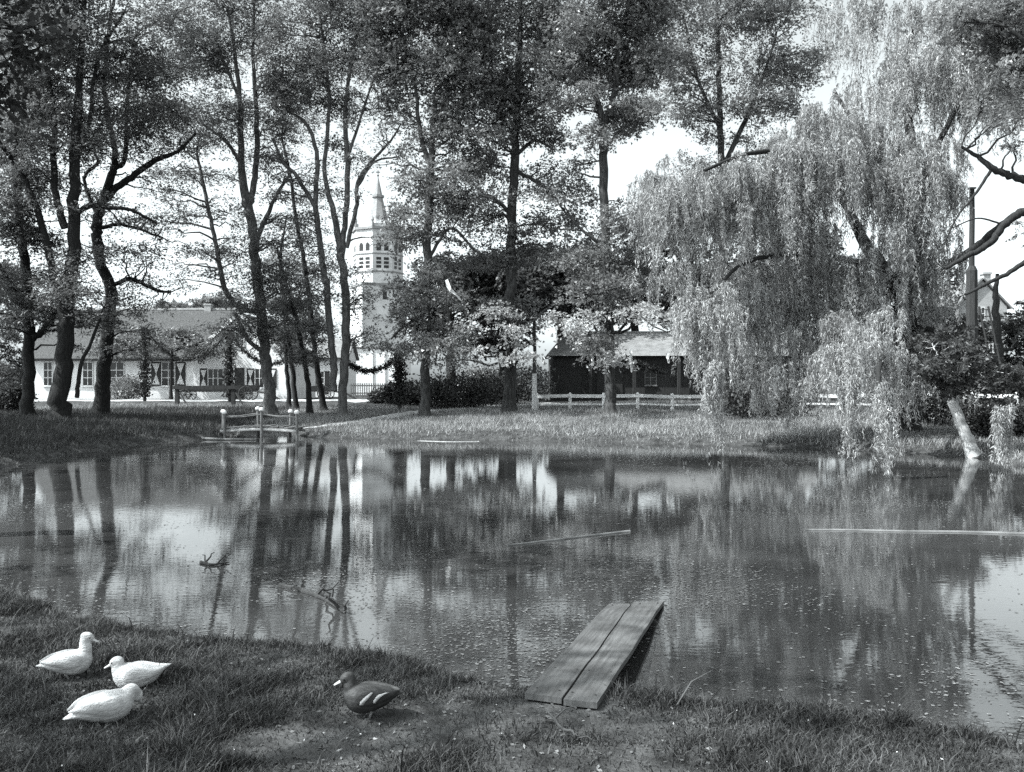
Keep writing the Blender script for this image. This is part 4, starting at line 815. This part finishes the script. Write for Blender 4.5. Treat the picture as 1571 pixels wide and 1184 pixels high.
for i, (x, y, l, yy, lab) in enumerate([(767, 541, 22, 50, 'white streamer hanging between the tallest tree and the pale pole'), (832, 545, 18, 50, 'white streamer hanging right of the pale pole'), (907, 540, 20, 49, 'white streamer hanging left of the pale lower trunk'), (966, 535, 36, 49, 'long white streamer hanging right of the pale lower trunk'), (1023, 541, 16, 49, 'short white streamer hanging before the barn near the willow')]):
    cloth('streamer', lab, [(x, y, 0), (x + 4, y, 0), (x - 1, y + l * .4, .1), (x + 4, y + l * .4, -.1), (x + 1, y + l * .8, 0), (x + 5, y + l * .8, .1), (x + 2, y + l, 0), (x + 4, y + l, 0)], yy, 'streamer', 'white streamers hung between the trees')
def garland(label, a, b_, Y, sag, n=900):
    a, b_ = P(*a, Y), P(*b_, Y); t = np.linspace(0, 1, 15)[:, None]; p = a + (b_ - a) * t; p[:, 2] -= 4 * sag * (t * (1 - t))[:, 0]
    o = thing('garland', label, 'garland', tuple(a), 'leaf garlands strung between posts'); G = Geo(); G.tube(p, .05, 5); G.build('rope', BK, o)
    k = rng.uniform(0, 14, n); i = k.astype(int); f = (k - i)[:, None]; c = p[i] * (1 - f) + p[np.minimum(i + 1, 14)] * f + rng.standard_normal((n, 3)) * .11
    LG = Geo(); leaf_quads(LG, c, .18, .1, 0, .2); LG.build('leaves', DK, o)
garland('dark leaf garland swagged from the ivy post across the farmhouse', (226, 508), (350, 508), 71, 2.2)
garland('dark leaf garland swagged in front of the gable to the right', (356, 515), (445, 548), 70, 1.2)
garland('dark leaf garland swagged below the church tower', (532, 555), (612, 545), 60, .8)
garland('pale leafy garland end hanging before the barn right of the pale trunk', (955, 548), (1020, 570), 50, .15, 500)
def ivy_post(label, px, py0, py1, Y):
    X = px_x(px, Y); z0 = h1(X, Y); z1 = px_z(py1, Y); o = thing('ivy_post', label, 'post', (X, Y, z0 - .1), 'posts wound with ivy')
    G = Geo(); G.tube([(X, Y, z0 - .1), (X, Y, z1)], .14, 8); G.build('shaft', M['dark_wood'], o)
    n = 1800; LG = Geo(); c = np.column_stack([X + rng.standard_normal(n) * .22, Y + rng.standard_normal(n) * .22, rng.uniform(z0 + .4, z1 + .15, n)]); leaf_quads(LG, c, .2, .13, 0, .3); LG.build('ivy', DK, o)
ivy_post('leaf-wound post at the left end of the farmhouse garland', 222, 618, 505, 71)
ivy_post('leaf-wound post before the house gable, between two garlands', 352, 618, 505, 71)
ivy_post('leaf-wound post below the church tower at the garland end', 613, 612, 545, 60)

# hitching rail and carts
def hitch():
    a = gp(272, 622); b_ = gp(358, 624); Y = float(a[1]); o = thing('hitching_rail', 'dark hitching rail with braced posts before the farmhouse', 'rail', tuple(a))
    xa, xb = px_x(272, Y), px_x(358, Y); zt_ = px_z(592, Y)
    for x in (xa, xb):
        z = h1(x, Y); G = Geo(); G.box(x - .13, x + .13, Y - .13, Y + .13, z - .2, zt_ + .15); G.build('post', M['dark_wood'], o)
        G = Geo(); G.tube([(x + .9, Y - .5, h1(x + .9, Y - .5) - .05), (x + .1, Y, zt_ - .3)], .07, 6); G.build('brace', M['dark_wood'], o)
    G = Geo(); G.box(xa - .3, xb + .3, Y - .19, Y - .135, zt_ - .22, zt_ + .02); G.build('rail', M['dark_wood'], o)
hitch()
def wheel(parent, c, r):
    G = Geo(); an = np.linspace(0, 2 * math.pi, 25)
    G.tube([(c[0] + r * math.cos(a), c[1], c[2] + r * math.sin(a)) for a in an], .045, 6, cap=False); o = G.build('wheel', M['dark_wood'], parent)
    G = Geo()
    for k in range(10):
        a = k * math.pi / 5; G.tube([(c[0], c[1], c[2]), (c[0] + r * math.cos(a), c[1], c[2] + r * math.sin(a))], .025, 5)
    G.build('spokes', M['dark_wood'], o); G = Geo(); G.tube([(c[0], c[1] - .14, c[2]), (c[0], c[1] + .1, c[2])], .09, 8); G.build('hub', M['dark_wood'], o)
def cart(label, px, Y, L, left=True, load=False):
    X = px_x(px, Y); z = h1(X, Y); o = thing('farm_cart', label, 'cart', (X, Y, z), 'farm carts by the road')
    G = Geo(); G.box(X - L, X + .7, Y - .55, Y + .55, z + .72, z + .82); G.build('bed', M['dark_wood'], o)
    for y in (Y - .6, Y + .55):
        G = Geo(); G.add([(X - L, y, z + .82), (X + .7, y, z + .82), (X + .95, y - .1, z + 1.3), (X - L - .25, y - .1, z + 1.2), (X - L, y + .05, z + .82), (X + .7, y + .05, z + .82), (X + .95, y - .05, z + 1.3), (X - L - .25, y - .05, z + 1.2)],
                         quads=[(0, 1, 2, 3), (4, 7, 6, 5), (0, 4, 5, 1), (3, 2, 6, 7), (0, 3, 7, 4), (1, 5, 6, 2)]); G.build('side_board', M['dark_wood'], o)
    for y in (-.78, .78):
        wheel(o, (X, Y + y, z + .6), .58)
        if L > 2: wheel(o, (X - L + .4, Y + y, z + .48), .45)
    G = Geo(); G.tube([(X, Y - .85, z + .6), (X, Y + .85, z + .6)], .06, 6); G.build('axle', M['dark_wood'], o)
    for y in (-.35, .35):
        G = Geo(); G.tube([(X + .6, Y + y, z + .78), (X + 1.8, Y + y, z + .55), (X + 2.6, Y + y, z + .1)], .05, 6); G.build('shaft', M['dark_wood'], o)
cart('dark farm wagon with spoked wheels parked before the gabled house', 381, 77, 5.5)
cart('small two-wheeled cart behind the forked locust trunks', 500, 80, 1.2)

# ------------------------------------------------------------------ footbridge at the inlet
def footbridge():
    Yf, Yr = 40.6, 41.9; o = thing('footbridge', 'rough low footbridge with white-capped posts over the pond inlet', 'footbridge', (px_x(400, Yf), Yf, .2))
    xa, xb = px_x(338, Yf), px_x(458, Yf); n = 16
    for i in range(n):
        t0, t1 = i / n, (i + .9) / n; za = .36 + .1 * 4 * t0 * (1 - t0) + .02 * math.sin(i * 2.3); zb_ = za + .015 * math.cos(i * 1.7)
        xl, xr = xa + (xb - xa) * t0, xa + (xb - xa) * t1; dy = .008 * (i % 3)
        G = Geo(); G.add([(xl, Yf - .05 - dy, za), (xr, Yf - .05 - dy, zb_), (xr, Yr + .05, zb_), (xl, Yr + .05, za), (xl, Yf - .05 - dy, za + .06), (xr, Yf - .05 - dy, zb_ + .06), (xr, Yr + .05, zb_ + .06), (xl, Yr + .05, za + .06)],
                         quads=[(0, 3, 2, 1), (4, 5, 6, 7), (0, 1, 5, 4), (3, 7, 6, 2), (0, 4, 7, 3), (1, 2, 6, 5)]); G.build('plank', M['grey_wood'], o)
    for y in (Yf, Yr):
        t = np.linspace(0, 1, 9); G = Geo(); G.tube([(xa + (xb - xa) * q, y, .28 + .1 * 4 * q * (1 - q)) for q in t], .075, 6); G.build('beam', M['bark_pale'], o)
    for y, pxs in ((Yf - .1, (345, 402, 456)), (Yr + .1, (327, 382, 434))):
        tops = []
        for q in pxs:
            x = px_x(q, Yf); z = .42 + (.13 if q in (402, 382) else 0); G = Geo(); lx = .05 * math.sin(q); G.tube([(x - lx, y, -.5), (x, y, z + .62)], .06, 8); p = G.build('post', M['grey_wood'], o)
            G = Geo(); G.lathe([(.03, -.06), (.1, -.03), (.12, .03), (.09, .1), (.02, .13)], (x, y, z + .68), 10); G.build('cap', M['white_paint'], p); tops.append((x, y, z + .5))
        for a, b_ in zip(tops[:-1], tops[1:]):
            G = Geo(); G.tube([a, (np.array(a) + np.array(b_)) / 2 - [0, 0, .05], b_], .022, 6); G.build('handrail', M['grey_wood'], o)
    G = Geo(); zl = .06; G.tube([(px_x(300, 39.5), 39.6, zl + .1), (px_x(318, 39.5), 39.0, zl), (px_x(350, 39), 38.7, zl - .02), (px_x(395, 39), 38.8, zl - .02)], [.03, .05, .045, .02], 7)
    tag(G.build('drift_log', M['grey_wood'], loc=(px_x(318, 39), 39, zl)), 'pale log lying along the waterline left of the footbridge', 'log')
footbridge()

# ------------------------------------------------------------------ plank jetty, floating timber, debris
def plank_piece(parent, nl, nr, fr, fl_, th, name='plank', notch=0):
    nl, nr, fr, fl_ = map(np.array, (nl, nr, fr, fl_)); n = 12; G = Geo(); V = []
    for i in range(n + 1):
        t = i / n; a = nl + (fl_ - nl) * t; b_ = nr + (fr - nr) * t; w = .004 * np.array([math.sin(i * 1.7), math.cos(i * 1.3), 1.2 * math.sin(i * .9)])
        if i == n and notch: a = a + (a - nl) / np.linalg.norm(a - nl) * notch
        V += [a + w, b_ + w, b_ + w - [0, 0, th], a + w - [0, 0, th]]
    Q = [(i * 4 + j, i * 4 + (j + 1) % 4, i * 4 + 4 + (j + 1) % 4, i * 4 + 4 + j) for i in range(n) for j in range(4)]
    Q += [(3, 2, 1, 0), (n * 4, n * 4 + 1, n * 4 + 2, n * 4 + 3)]
    G.add(V, quads=Q); return G.build(name, M['jetty'], parent)
def jetty_mat():
    m = mat('jetty_wood', .055, .115, 2.2, .7, .0, stretch=(1, 1, 1), spec=.35); N, L = m.node_tree.nodes, m.node_tree.links
    mp = [n for n in N if n.type == 'MAPPING'][0]; mp.vector_type = 'TEXTURE'; mp.inputs['Rotation'].default_value = (0, 0, R(-15.5)); mp.inputs['Scale'].default_value = (1 / 16, 1 / .9, .25)
    nz = [n for n in N if n.type == 'TEX_NOISE'][0]; bp = N.new('ShaderNodeBump'); bp.inputs['Distance'].default_value = .004; bp.inputs['Strength'].default_value = .8
    L.new(nz.outputs[0], bp.inputs['Height']); L.new(bp.outputs[0], N['Principled BSDF'].inputs['Normal'])
    n2 = N.new('ShaderNodeTexNoise'); n2.inputs['Scale'].default_value = 2.3; tc = [n for n in N if n.type == 'TEX_COORD'][0]; L.new(tc.outputs['Object'], n2.inputs['Vector'])
    mr = N.new('ShaderNodeMapRange'); mr.inputs[1].default_value = .35; mr.inputs[2].default_value = .65; mr.inputs[3].default_value = .6; mr.inputs[4].default_value = 1.2; L.new(n2.outputs[0], mr.inputs[0])
    b = N['Principled BSDF']; src = b.inputs['Base Color'].links[0].from_socket; vm = N.new('ShaderNodeVectorMath'); vm.operation = 'SCALE'
    L.new(src, vm.inputs[0]); L.new(mr.outputs[0], vm.inputs['Scale']); L.new(vm.outputs[0], b.inputs['Base Color']); return m
M['jetty'] = jetty_mat()
zN, zF = .285, .05
NL = P(805, 1063, (CAMZ - zN) * F / (1063 - CY)); NR = P(916, 1078, (CAMZ - zN) * F / (1078 - CY))
FL = P(934, 925, (CAMZ - zF) * F / (925 - CY)); FR = P(1018, 921, (CAMZ - zF) * F / (921 - CY))
jet = thing('plank_jetty', 'weathered two-plank landing stage sloping from the bank into the pond', 'jetty', tuple(np.round(NL, 3)))
mN = NL + (NR - NL) * .53; mF = FL + (FR - FL) * .43; g_ = (NR - NL) * .012
plank_piece(jet, NL, mN - g_, mF - g_ - (mF - mN) * .02, FL, .04); plank_piece(jet, mN + g_ - np.array([0, .02, 0]), NR, FR, mF + g_, .04, notch=.05)
for t_ in (.04, .2, .96):
    for u_ in (.1, .42, .6, .92):
        a_ = NL + (NR - NL) * u_; b_ = FL + (FR - FL) * u_; q = a_ + (b_ - a_) * t_; G = Geo(); G.lathe([(.008, 0), (.008, .006), (.003, .008)], q, 6); G.build('nail', M['black_paint'], jet)
G = Geo(); q0, q1 = FL + (NL - FL) * .18, FR + (NR - FR) * .18; G.tube([q0 - [0, 0, .1], q1 - [0, 0, .1]], .04, 7); G.build('crossbeam', M['dark_wood'], jet)
for q in (q0 + (q1 - q0) * .15, q0 + (q1 - q0) * .85):
    G = Geo(); G.tube([q - [0, 0, .9], q - [0, 0, .08]], .035, 7); G.build('stake', M['dark_wood'], jet)
def onwater(px, py, z=.02): Y = (CAMZ - z) * F / (py - CY); return P(px, py, Y)
def floater(name, label, pts, r, m, cat, z=.004):
    p = smooth_path([onwater(x, y, z) for x, y in pts], 6); G = Geo(); n = len(p); G.tube(p, r * np.linspace(.75, 1.1, n), 8)
    return tag(G.build(name, m, smooth=True, loc=tuple(p[0])), label, cat)
floater('floating_pole', 'long pale pole floating slantwise in the middle of the pond', [(778, 837), (870, 826), (966, 815)], .022, M['grey_wood'], 'pole')
floater('floating_plank', 'long thin timber floating at the right below the willow reflections', [(1235, 813), (1300, 813.2), (1400, 815.4), (1480, 816.2), (1600, 820)], .024, M['grey_wood'], 'timber')
floater('floating_stick', 'short dark stick floating in the bright patch at right', [(1428, 893), (1445, 892), (1462, 893)], .012, M['dark_wood'], 'stick')
floater('floating_stick', 'thin pale stick floating near the far bank below the footbridge path', [(640, 676), (690, 677.5), (735, 677)], .014, M['bark_pale'], 'stick')
def twigs(name, label, pts, forks, r, cat, z=.015):
    p = smooth_path([onwater(x, y, z) for x, y in pts], 6); G = Geo(); G.tube(p, np.linspace(r, r * .4, len(p)), 6)
    for a, dx, dy, dz in forks:
        q = p[int(a * (len(p) - 1))]; G.tube(bend(q, q + [dx, dy, dz], .05, 5, .08), np.linspace(r * .7, r * .25, 5), 5)
    return tag(G.build(name, M['dark_wood'], loc=tuple(p[0])), label, cat)
twigs('sunken_branch', 'dark forked branch breaking the water left of centre', [(430, 897), (470, 908), (500, 920), (530, 940)], [(.5, .2, .2, .1), (.7, .12, -.2, .16), (.9, -.1, -.15, .2), (.95, .1, -.2, .15), (.3, -.2, .1, .05)], .028, 'branch')
twigs('sunken_branch', 'small dark twiggy branch floating in the bright water at left', [(308, 862), (325, 866), (352, 862)], [(.2, .1, .1, .12), (.4, -.1, .1, .1), (.7, .15, .1, .12)], .022, 'branch')
tw_ = gp(845, 1118)
def debris():
    a, b_ = gp(838, 1108), gp(884, 1142); G = Geo(); up = np.array([0, 0, .03]); p = bend(a + up, b_ + up, .03, 8, .03); G.tube(p, np.linspace(.012, .006, 8), 6)
    for k in range(9):
        q = p[rng.integers(1, 8)]; G.tube(bend(q, q + [rng.uniform(-.15, .15), rng.uniform(-.12, .12), rng.uniform(0, .06)], .1, 4, .1), np.linspace(.007, .002, 4), 5)
    tag(G.build('fallen_twig', M['bark_lime'], loc=tuple(a)), 'broken leafy twig lying on the bare earth before the jetty', 'twig')
debris()
# duckweed flecks on the water
n = 150000; y = 5.2 + 33.5 * rng.uniform(0, 1, n) ** 1.5; x = rng.uniform(-1, 1, n) * (y * .58 + .2); d = sd(x, y)
den = wob(x * .35, y * .3) + .5 * wob(x * 1.1 + 3, y * .9) ; keep = (d < -.03) & (rng.uniform(0, 1, n) < .05 + .8 * sstep(.25, 1.0, den) + .5 * np.exp(-np.abs(d + .1) / .25))
x, y = x[keep][:55000], y[keep][:55000]; n = len(x); a = rng.uniform(0, math.pi, n); r = rng.uniform(.006, .02, n) * (1 + y * .03)
e1 = np.stack([np.cos(a) * r, np.sin(a) * r, 0 * a], 1); e2 = np.stack([-np.sin(a) * r * .7, np.cos(a) * r * .7, 0 * a], 1); c = np.column_stack([x, y, np.full(n, .004) + rng.uniform(0, .002, n)])
tl = rng.standard_normal((n, 1)) * np.array([[0, 0, .0015]])
G = Geo(); G.add(np.stack([c - e1, c + e2 * .8 + tl, c + e1, c - e2 * .9], 1).reshape(-1, 3), quads=np.arange(n)[:, None] * 4 + np.arange(4)[None], av=rng.uniform(0, 1, n))
o = kind(G.build('duckweed', M['weed']), 'stuff'); o['label'] = 'scattered duckweed flecks on the pond'; o['category'] = 'duckweed'
# small pale feathers and petals in the near grass
n = 60; x = rng.uniform(-3, 2.4, n); y = rng.uniform(4.4, 6.6, n); k = sd(x, y) > .1; x, y = x[k], y[k]; z = hz(x, y) + rng.uniform(.01, .05, len(x)); G = Geo()
leaf_quads(G, np.column_stack([x, y, z]), .016, .009, .5, 0); o = kind(G.build('feathers', M['cloth']), 'stuff'); o['label'] = 'tiny pale feathers shed in the near grass'; o['category'] = 'feathers'

n = 2600; x = rng.uniform(-3.4, 3, n); y = rng.uniform(4.2, 7.4, n); k = (sd(x, y) > .04); x, y = x[k], y[k]; z = hz(x, y) + rng.uniform(.0, .012, len(x)); G = Geo()
leaf_quads(G, np.column_stack([x, y, z]), .035, .018, .75, 0); o = kind(G.build('leaf_litter', M['weed']), 'stuff'); o['label'] = 'dry leaf litter scattered on the bare near bank'; o['category'] = 'litter'
# ------------------------------------------------------------------ ducks
def loft(G, sec, k=16):
    """sec: (x, y, z, half-width, half-height, pitch)"""
    s = np.array(sec, float); t = np.linspace(0, 1, len(s)); tt = np.linspace(0, 1, len(s) * 4)
    s2 = smooth_path(s, 4); an = np.arange(k) * 2 * math.pi / k; V = []
    for x, y, z, ry, rz, pt_ in s2:
        ry, rz = max(ry, .002), max(rz, .002)
        for a in an:
            u, v = ry * math.cos(a), rz * math.sin(a); V.append((x - v * math.sin(pt_), y + u, z + v * math.cos(pt_)))
    n = len(s2); Q = [(i * k + j, i * k + (j + 1) % k, (i + 1) * k + (j + 1) % k, (i + 1) * k + j) for i in range(n - 1) for j in range(k)]
    G.add(V, quads=Q, faces=[list(reversed(range(k))), list(range((n - 1) * k, n * k))])
def duck(label, pos, heading, scale, m, neck, head, bill_dir, lift=0.0, tail_up=.0, spread=False, patches=None, legs=False, pitch=0):
    o = thing('duck', label, 'duck', tuple(pos), 'ducks on the near bank'); o.rotation_euler = (0, 0, heading); o.scale = (scale,) * 3
    o['_w'] = [0, 0, 0]; zl = lift; G = Geo()
    loft(G, [(-.27, 0, .15 + tail_up + zl, .012, .006, 0), (-.21, 0, .14 + tail_up * .6 + zl, .05, .022, 0), (-.13, 0, .125 + zl, .095, .07, 0), (0, 0, .112 + zl, .122, .108, 0), (.09, 0, .115 + zl, .115, .112, 0), (.15, 0, .125 + zl, .085, .09, 0), (.19, 0, .135 + zl, .04, .045, 0)])
    for s in (-1, 1):      # folded wings
        loft(G, [(-.24, s * .02, .17 + zl + tail_up * .5, .008, .006, 0), (-.15, s * .078, .158 + zl, .026, .034, 0), (-.02, s * .112, .148 + zl, .028, .062, 0), (.07, s * .106, .145 + zl, .026, .054, 0), (.115, s * .088, .14 + zl, .01, .014, 0)], 10)
    nk = [np.array(q, float) + [0, 0, zl] for q in neck]; sp = smooth_path([q[:3] for q in nk], 5); rr = np.interp(np.linspace(0, 1, len(sp)), np.linspace(0, 1, len(nk)), [q for q in (.075, .058, .046, .043)][:len(nk)])
    G.tube(sp, rr, 12)
    h = np.array(head, float) + [0, 0, zl]; bd = np.array(bill_dir, float); bd /= np.linalg.norm(bd); sd_ = np.cross([0, 0, 1], bd); sd_ /= np.linalg.norm(sd_); up = np.cross(bd, sd_)
    def ell(c, a, b_, cc, nu=12, nv=8):
        V = []; 
        for i in range(nv + 1):
            ph = math.pi * i / nv
            for j in range(nu):
                th = 2 * math.pi * j / nu; V.append(c + bd * a * math.cos(ph) + sd_ * b_ * math.sin(ph) * math.cos(th) + up * cc * math.sin(ph) * math.sin(th))
        return V, [(i * nu + j, i * nu + (j + 1) % nu, (i + 1) * nu + (j + 1) % nu, (i + 1) * nu + j) for i in range(nv) for j in range(nu)]
    V, Q = ell(h, .062, .044, .05); G.add(V, quads=Q)
    body = G.build('body', m, o)
    rm = body.modifiers.new('remesh', 'REMESH'); rm.mode = 'VOXEL'; rm.voxel_size = .0075
    sm = body.modifiers.new('smooth', 'SMOOTH'); sm.factor = .5; sm.iterations = 3
    dg = bpy.context.evaluated_depsgraph_get(); me = bpy.data.meshes.new_from_object(body.evaluated_get(dg)); body.modifiers.clear(); body.data = me
    me.polygons.foreach_set('use_smooth', np.ones(len(me.polygons), bool))
    G = Geo(); rows = [(.035, .020, .017, .0), (.06, .019, .013, -.004), (.09, .022, .008, -.007), (.105, .019, .005, -.008), (.113, .008, .003, -.008)]; V = []; k = 8
    for a, w, th, dz in rows:
        for j in range(k):
            an = 2 * math.pi * j / k; V.append(h + bd * a + sd_ * w * math.cos(an) + up * (th * math.sin(an) + dz))
    n = len(rows); G.add(V, quads=[(i * k + j, i * k + (j + 1) % k, (i + 1) * k + (j + 1) % k, (i + 1) * k + j) for i in range(n - 1) for j in range(k)], faces=[list(reversed(range(k))), list(range((n - 1) * k, n * k))])
    G.build('bill', M['duck_bill'], o, smooth=True)
    for s in (-1, 1):
        G = Geo(); c = h + bd * .026 + sd_ * s * .039 + up * .012; V, Q = ell(c, .006, .005, .006, 8, 6); G.add(V, quads=Q); G.build('eye', M['duck_eye'], o, smooth=True)
    if patches:
        from mathutils.bvhtree import BVHTree
        bvh = BVHTree.FromPolygons([v.co.copy() for v in me.vertices], [list(p.vertices) for p in me.polygons])
        for s in (-1, 1):
            for rows_ in patches:
                G = Geo(); V = []
                for x, z, w in rows_:
                    hit = bvh.ray_cast(Vector((x, s * .4, z + zl)), Vector((0, -s, 0)))[0]; yy = (hit.y if hit else s * .05) + s * .006
                    V += [(x - w, yy, z + zl), (x + w, yy, z + zl), (x + w, yy - s * .02, z + zl), (x - w, yy - s * .02, z + zl)]
                n_ = len(rows_); Q = [(i * 4 + j, i * 4 + (j + 1) % 4, i * 4 + 4 + (j + 1) % 4, i * 4 + 4 + j) for i in range(n_ - 1) for j in range(4)] + [(3, 2, 1, 0), (n_ * 4 - 4, n_ * 4 - 3, n_ * 4 - 2, n_ * 4 - 1)]
                G.add(V, quads=Q); G.build('wing_bar', M['duck_white'], o, smooth=True)
    if legs:
        for s in (-1, 1):
            G = Geo(); G.tube([(-.01, s * .05, .06 + zl), (-.02, s * .052, .03 + zl * .5), (-.005, s * .054, .012)], [.018, .011, .009], 8)
            G.add([(-.02, s * .054, .012), (.06, s * .054 - .03, .004), (.07, s * .054, .004), (.06, s * .054 + .03, .004), (-.02, s * .054, .002)], tris=[(0, 1, 2), (0, 2, 3), (4, 2, 1), (4, 3, 2)]); G.build('leg', M['duck_leg'], o)
    return o
def ground_at(px, py):
    p = gp(px, py); p[2] -= .005; return p
DW = M['duck_white']
duck('white duck standing highest on the bank, bill turned right', ground_at(106, 1042), R(28), .77, DW, [(.10, 0, .13), (.135, 0, .22), (.13, 0, .29), (.14, 0, .315)], (.15, 0, .325), (1, -.25, -.42), lift=.035, tail_up=-.03, legs=True)
duck('white duck lying in the middle, head left and tail cocked right', ground_at(211, 1054), R(192), .80, DW, [(.11, 0, .12), (.15, 0, .17), (.15, 0, .22), (.155, 0, .235)], (.165, 0, .24), (1, -.15, -.38), lift=-.02, tail_up=.05)
duck('white duck sitting nearest the camera, preening with head tucked down', ground_at(160, 1108), R(38), .86, DW, [(.12, 0, .13), (.17, 0, .19), (.19, 0, .20), (.215, .02, .17)], (.225, .03, .15), (.5, .5, -.8), lift=-.015, tail_up=-.06)
duck('dark duck with white wing bars and pale bill facing left', ground_at(566, 1100), R(186), .80, M['duck_dark'], [(.10, 0, .14), (.14, 0, .2), (.145, 0, .25), (.15, 0, .265)], (.165, 0, .27), (1, .1, -.36), lift=.04, legs=True,
     patches=[[(.05, .10, .014), (.042, .125, .018), (.02, .15, .019), (-.005, .175, .016), (-.03, .195, .008)], [(-.045, .115, .008), (-.055, .135, .014), (-.075, .158, .018), (-.10, .176, .022), (-.14, .182, .018)]])

for o in scene.objects:
    if '_w' in o: del o['_w']
